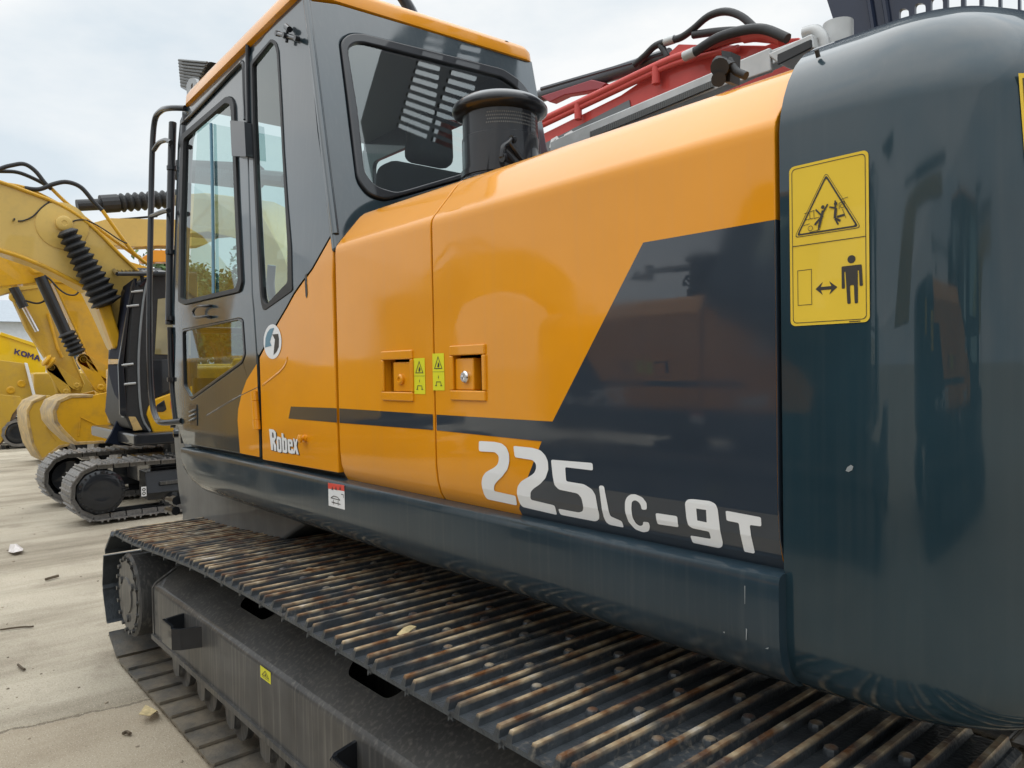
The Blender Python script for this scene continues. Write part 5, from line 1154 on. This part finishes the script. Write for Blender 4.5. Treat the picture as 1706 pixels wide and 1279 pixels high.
bm = bmesh.new(); prism(bm, [(2.35, -5.15, 3.75), (2.35, -5.15, 4.0), (1.75, -3.36, 4.55), (1.65, -3.36, 3.95)], (-.25, -.05, 0)); obj('arm', bm, DOOR, RX, bevel=.01)

# ---- far shed and trees
sh = thing('shed', 'long white shed with grey roof far behind the row', 'shed', (48, -4, 0))
bm = bmesh.new(); box(bm, 48, -30, 0, 58, 6, 4.6); obj('wall', bm, mat('white_cladding', (.62, .66, .70), .6, var=.06), sh)
bm = bmesh.new(); prism(bm, [(47.5, -30.3, 4.6), (53, -30.3, 6.2), (58.5, -30.3, 4.6)], (0, 36.6, 0)); obj('roof', bm, mat('roof_sheet', (.30, .34, .38), .5, var=.1), sh)
for k in range(8):
    bm = bmesh.new(); box(bm, 47.95, 4 - k * 4.2, 2.0, 48.05, 1.6 - k * 4.2, 3.2); obj('window', bm, mat('shed_glass', (.05, .07, .09), .2) if k == 0 else MATS['shed_glass'], sh)

LEAF = [mat('leaf_%s' % n_, c, .6, var=.35, vscale=3) for n_, c in (('deep', (.030, .065, .016)), ('mid', (.055, .11, .022)), ('light', (.095, .15, .035)))]
BARK = mat('bark', (.12, .09, .065), .9, var=.3, vscale=8)
def tree(base, h, cr, label, seed):
    rnd = random.Random(seed); t = thing('tree', label, 'tree', base, 'trees beyond the yard'); b = Vector(base)
    bm = bmesh.new(); tube(bm, [b, b + Vector((.1, .05, h * .35)), b + Vector((.05, -.1, h * .75))], .2, 8, 4, radii=[.22 - .016 * i for i in range(9)])
    cl = []
    for k in range(26):
        th = rnd.uniform(0, 6.283); ph = rnd.uniform(-.7, 1.0); rr = cr * rnd.uniform(.45, 1.0)
        c = b + Vector((math.cos(th) * rr * math.cos(ph), math.sin(th) * rr * math.cos(ph), h * .64 + rr * math.sin(ph) * 1.05)); cl.append((c, cr * rnd.uniform(.22, .42)))
        if k < 9: tube(bm, [b + Vector((.06, 0, h * rnd.uniform(.3, .55))), (b + Vector((0, 0, h * .55)) + c) / 2, c], .05, 5, 3)
    obj('trunk', bm, BARK, t)
    bm = bmesh.new()
    for c, r in cl:
        for _ in range(190):
            d = Vector((rnd.gauss(0, 1), rnd.gauss(0, 1), rnd.gauss(0, .8))).normalized() * r * rnd.uniform(.35, 1.12); p = c + d
            u = Vector((rnd.gauss(0, 1), rnd.gauss(0, 1), rnd.gauss(0, 1))).normalized(); v = u.orthogonal().normalized(); s = rnd.uniform(.07, .15)
            f = bm.faces.new([bm.verts.new(p + u * s), bm.verts.new(p + v * s * .55), bm.verts.new(p - u * s), bm.verts.new(p - v * s * .55)]); f.material_index = rnd.choice((0, 0, 1, 1, 2))
    obj('crown', bm, LEAF, t)
for i, (px_, X, h, cr, lab) in enumerate(((326, 30, 6.0, 2.3, 'broad green tree seen through the left pane of the cab door window'), (368, 30, 6.3, 2.4, 'green tree seen through the right pane of the cab door window'), (276, 36, 5.2, 2.0, 'low green tree beyond the handrail of the orange excavator cab'))):
    p = PX(px_, 620, X); tree((p.x, p.y, 0), h, cr, lab, 11 + i)

# ---- small litter on the yard and on the track
def scrap(name, label, cat, pts, m, z=.0, h=.02, seed=0):
    rnd = random.Random(seed); bm = bmesh.new(); P = [PZ(x, y, z + .004) for x, y in pts]; c = sum(P, Vector()) / len(P) + Vector((0, 0, h))
    vs = [bm.verts.new(p + Vector((0, 0, rnd.uniform(0, h)))) for p in P]; cv = bm.verts.new(c)
    for i in range(len(vs)): bm.faces.new((vs[i], vs[(i + 1) % len(vs)], cv))
    bmesh.ops.recalc_face_normals(bm, faces=bm.faces)
    o = obj(name, bm, m, None, base=(c.x, c.y, z), solid=.003); return tag(o, label, cat)
PAPER = mat('dirty_paper', (.62, .58, .56), .8, var=.15, vscale=30); DRY = mat('dry_leaf', (.48, .38, .20), .8, var=.25, vscale=40); TWIG = mat('twig_brown', (.10, .075, .05), .9, var=.3)
scrap('paper_scrap', 'crumpled white paper lying on the concrete at the far left', 'litter', [(14,921),(17,917),(28,915),(39,917),(38,923),(22,926)], PAPER, 0, .07, 1)
scrap('dry_leaf', 'pale curled leaf on the concrete beside the lower track', 'leaf', [(232,1206),(243,1190),(256,1184),(264,1188),(262,1198),(250,1205)], DRY, 0, .05, 2)
scrap('leaf', 'pale torn leaf caught on the top of the near track', 'leaf', [(661,1058),(672,1049),(683,1043),(694,1047),(686,1053),(671,1061)], DRY, .835, .012, 3)
def twig(label, pts, r, name='twig'):
    bm = bmesh.new(); P = [PZ(x, y, .006 + r) for x, y in pts]; tube(bm, P, r, 6, 3); tag(obj(name, bm, TWIG, None, base=(P[0].x, P[0].y, 0), smooth=60), label, 'twig')
twig('forked brown twig on the concrete below the white paper', [(76,965),(86,962),(97,959)], .012)
twig('long thin stem with a dark seed head at the left edge', [(0,1049),(20,1046),(40,1044),(50,1044),(56,1043)], .006)
twig('short dark twig on the brown slab, leftmost', [(30,1107),(36,1112),(41,1115)], .007)
twig('short dark twig beside the curled leaf', [(205,1222),(211,1219),(217,1222)], .008)
rnd = random.Random(3); bm = bmesh.new()
for _ in range(240):
    x = rnd.uniform(2.2, 12); y = rnd.uniform(-1.0, 1.6) if x < 5.2 else rnd.uniform(-2.2, 2.2)
    s = rnd.uniform(.003, .008) * (1 + .5 * (rnd.random() < .05)); m_ = Matrix.Translation((x, y, s * .3)) @ Matrix.Rotation(rnd.random() * 6, 4, 'Z') @ Matrix.Diagonal((s * 1.5, s, s * .7, 1))
    bmesh.ops.create_icosphere(bm, subdivisions=1, radius=1, matrix=m_)
gv = obj('grit', bm, mat('grit_stone', (.26, .215, .16), .9, var=.5, vscale=3)); gv['kind'] = 'stuff'

# ---- the machines facing this one across the lane, behind the camera: the dark paint mirrors them; the last is added
E2 = copy_tree(EX); E2.location = (3.7, 4.15, 0); E2.rotation_euler.z = math.pi; E2['label'] = 'matching orange excavator across the lane, seen only mirrored in the dark panels'
A2 = copy_tree(A); A2.location = (9.9, 2.95, 0); A2['label'] = 'yellow excavator left of the frame, seen only mirrored in the cab side'

E3 = copy_tree(EX); E3.location = (-3.4, 4.5, 0); E3.rotation_euler.z = math.pi; E3['label'] = 'unseen copy of the orange excavator, added behind the camera to darken the counterweight reflection'  # added out of view to darken what the counterweight mirrors
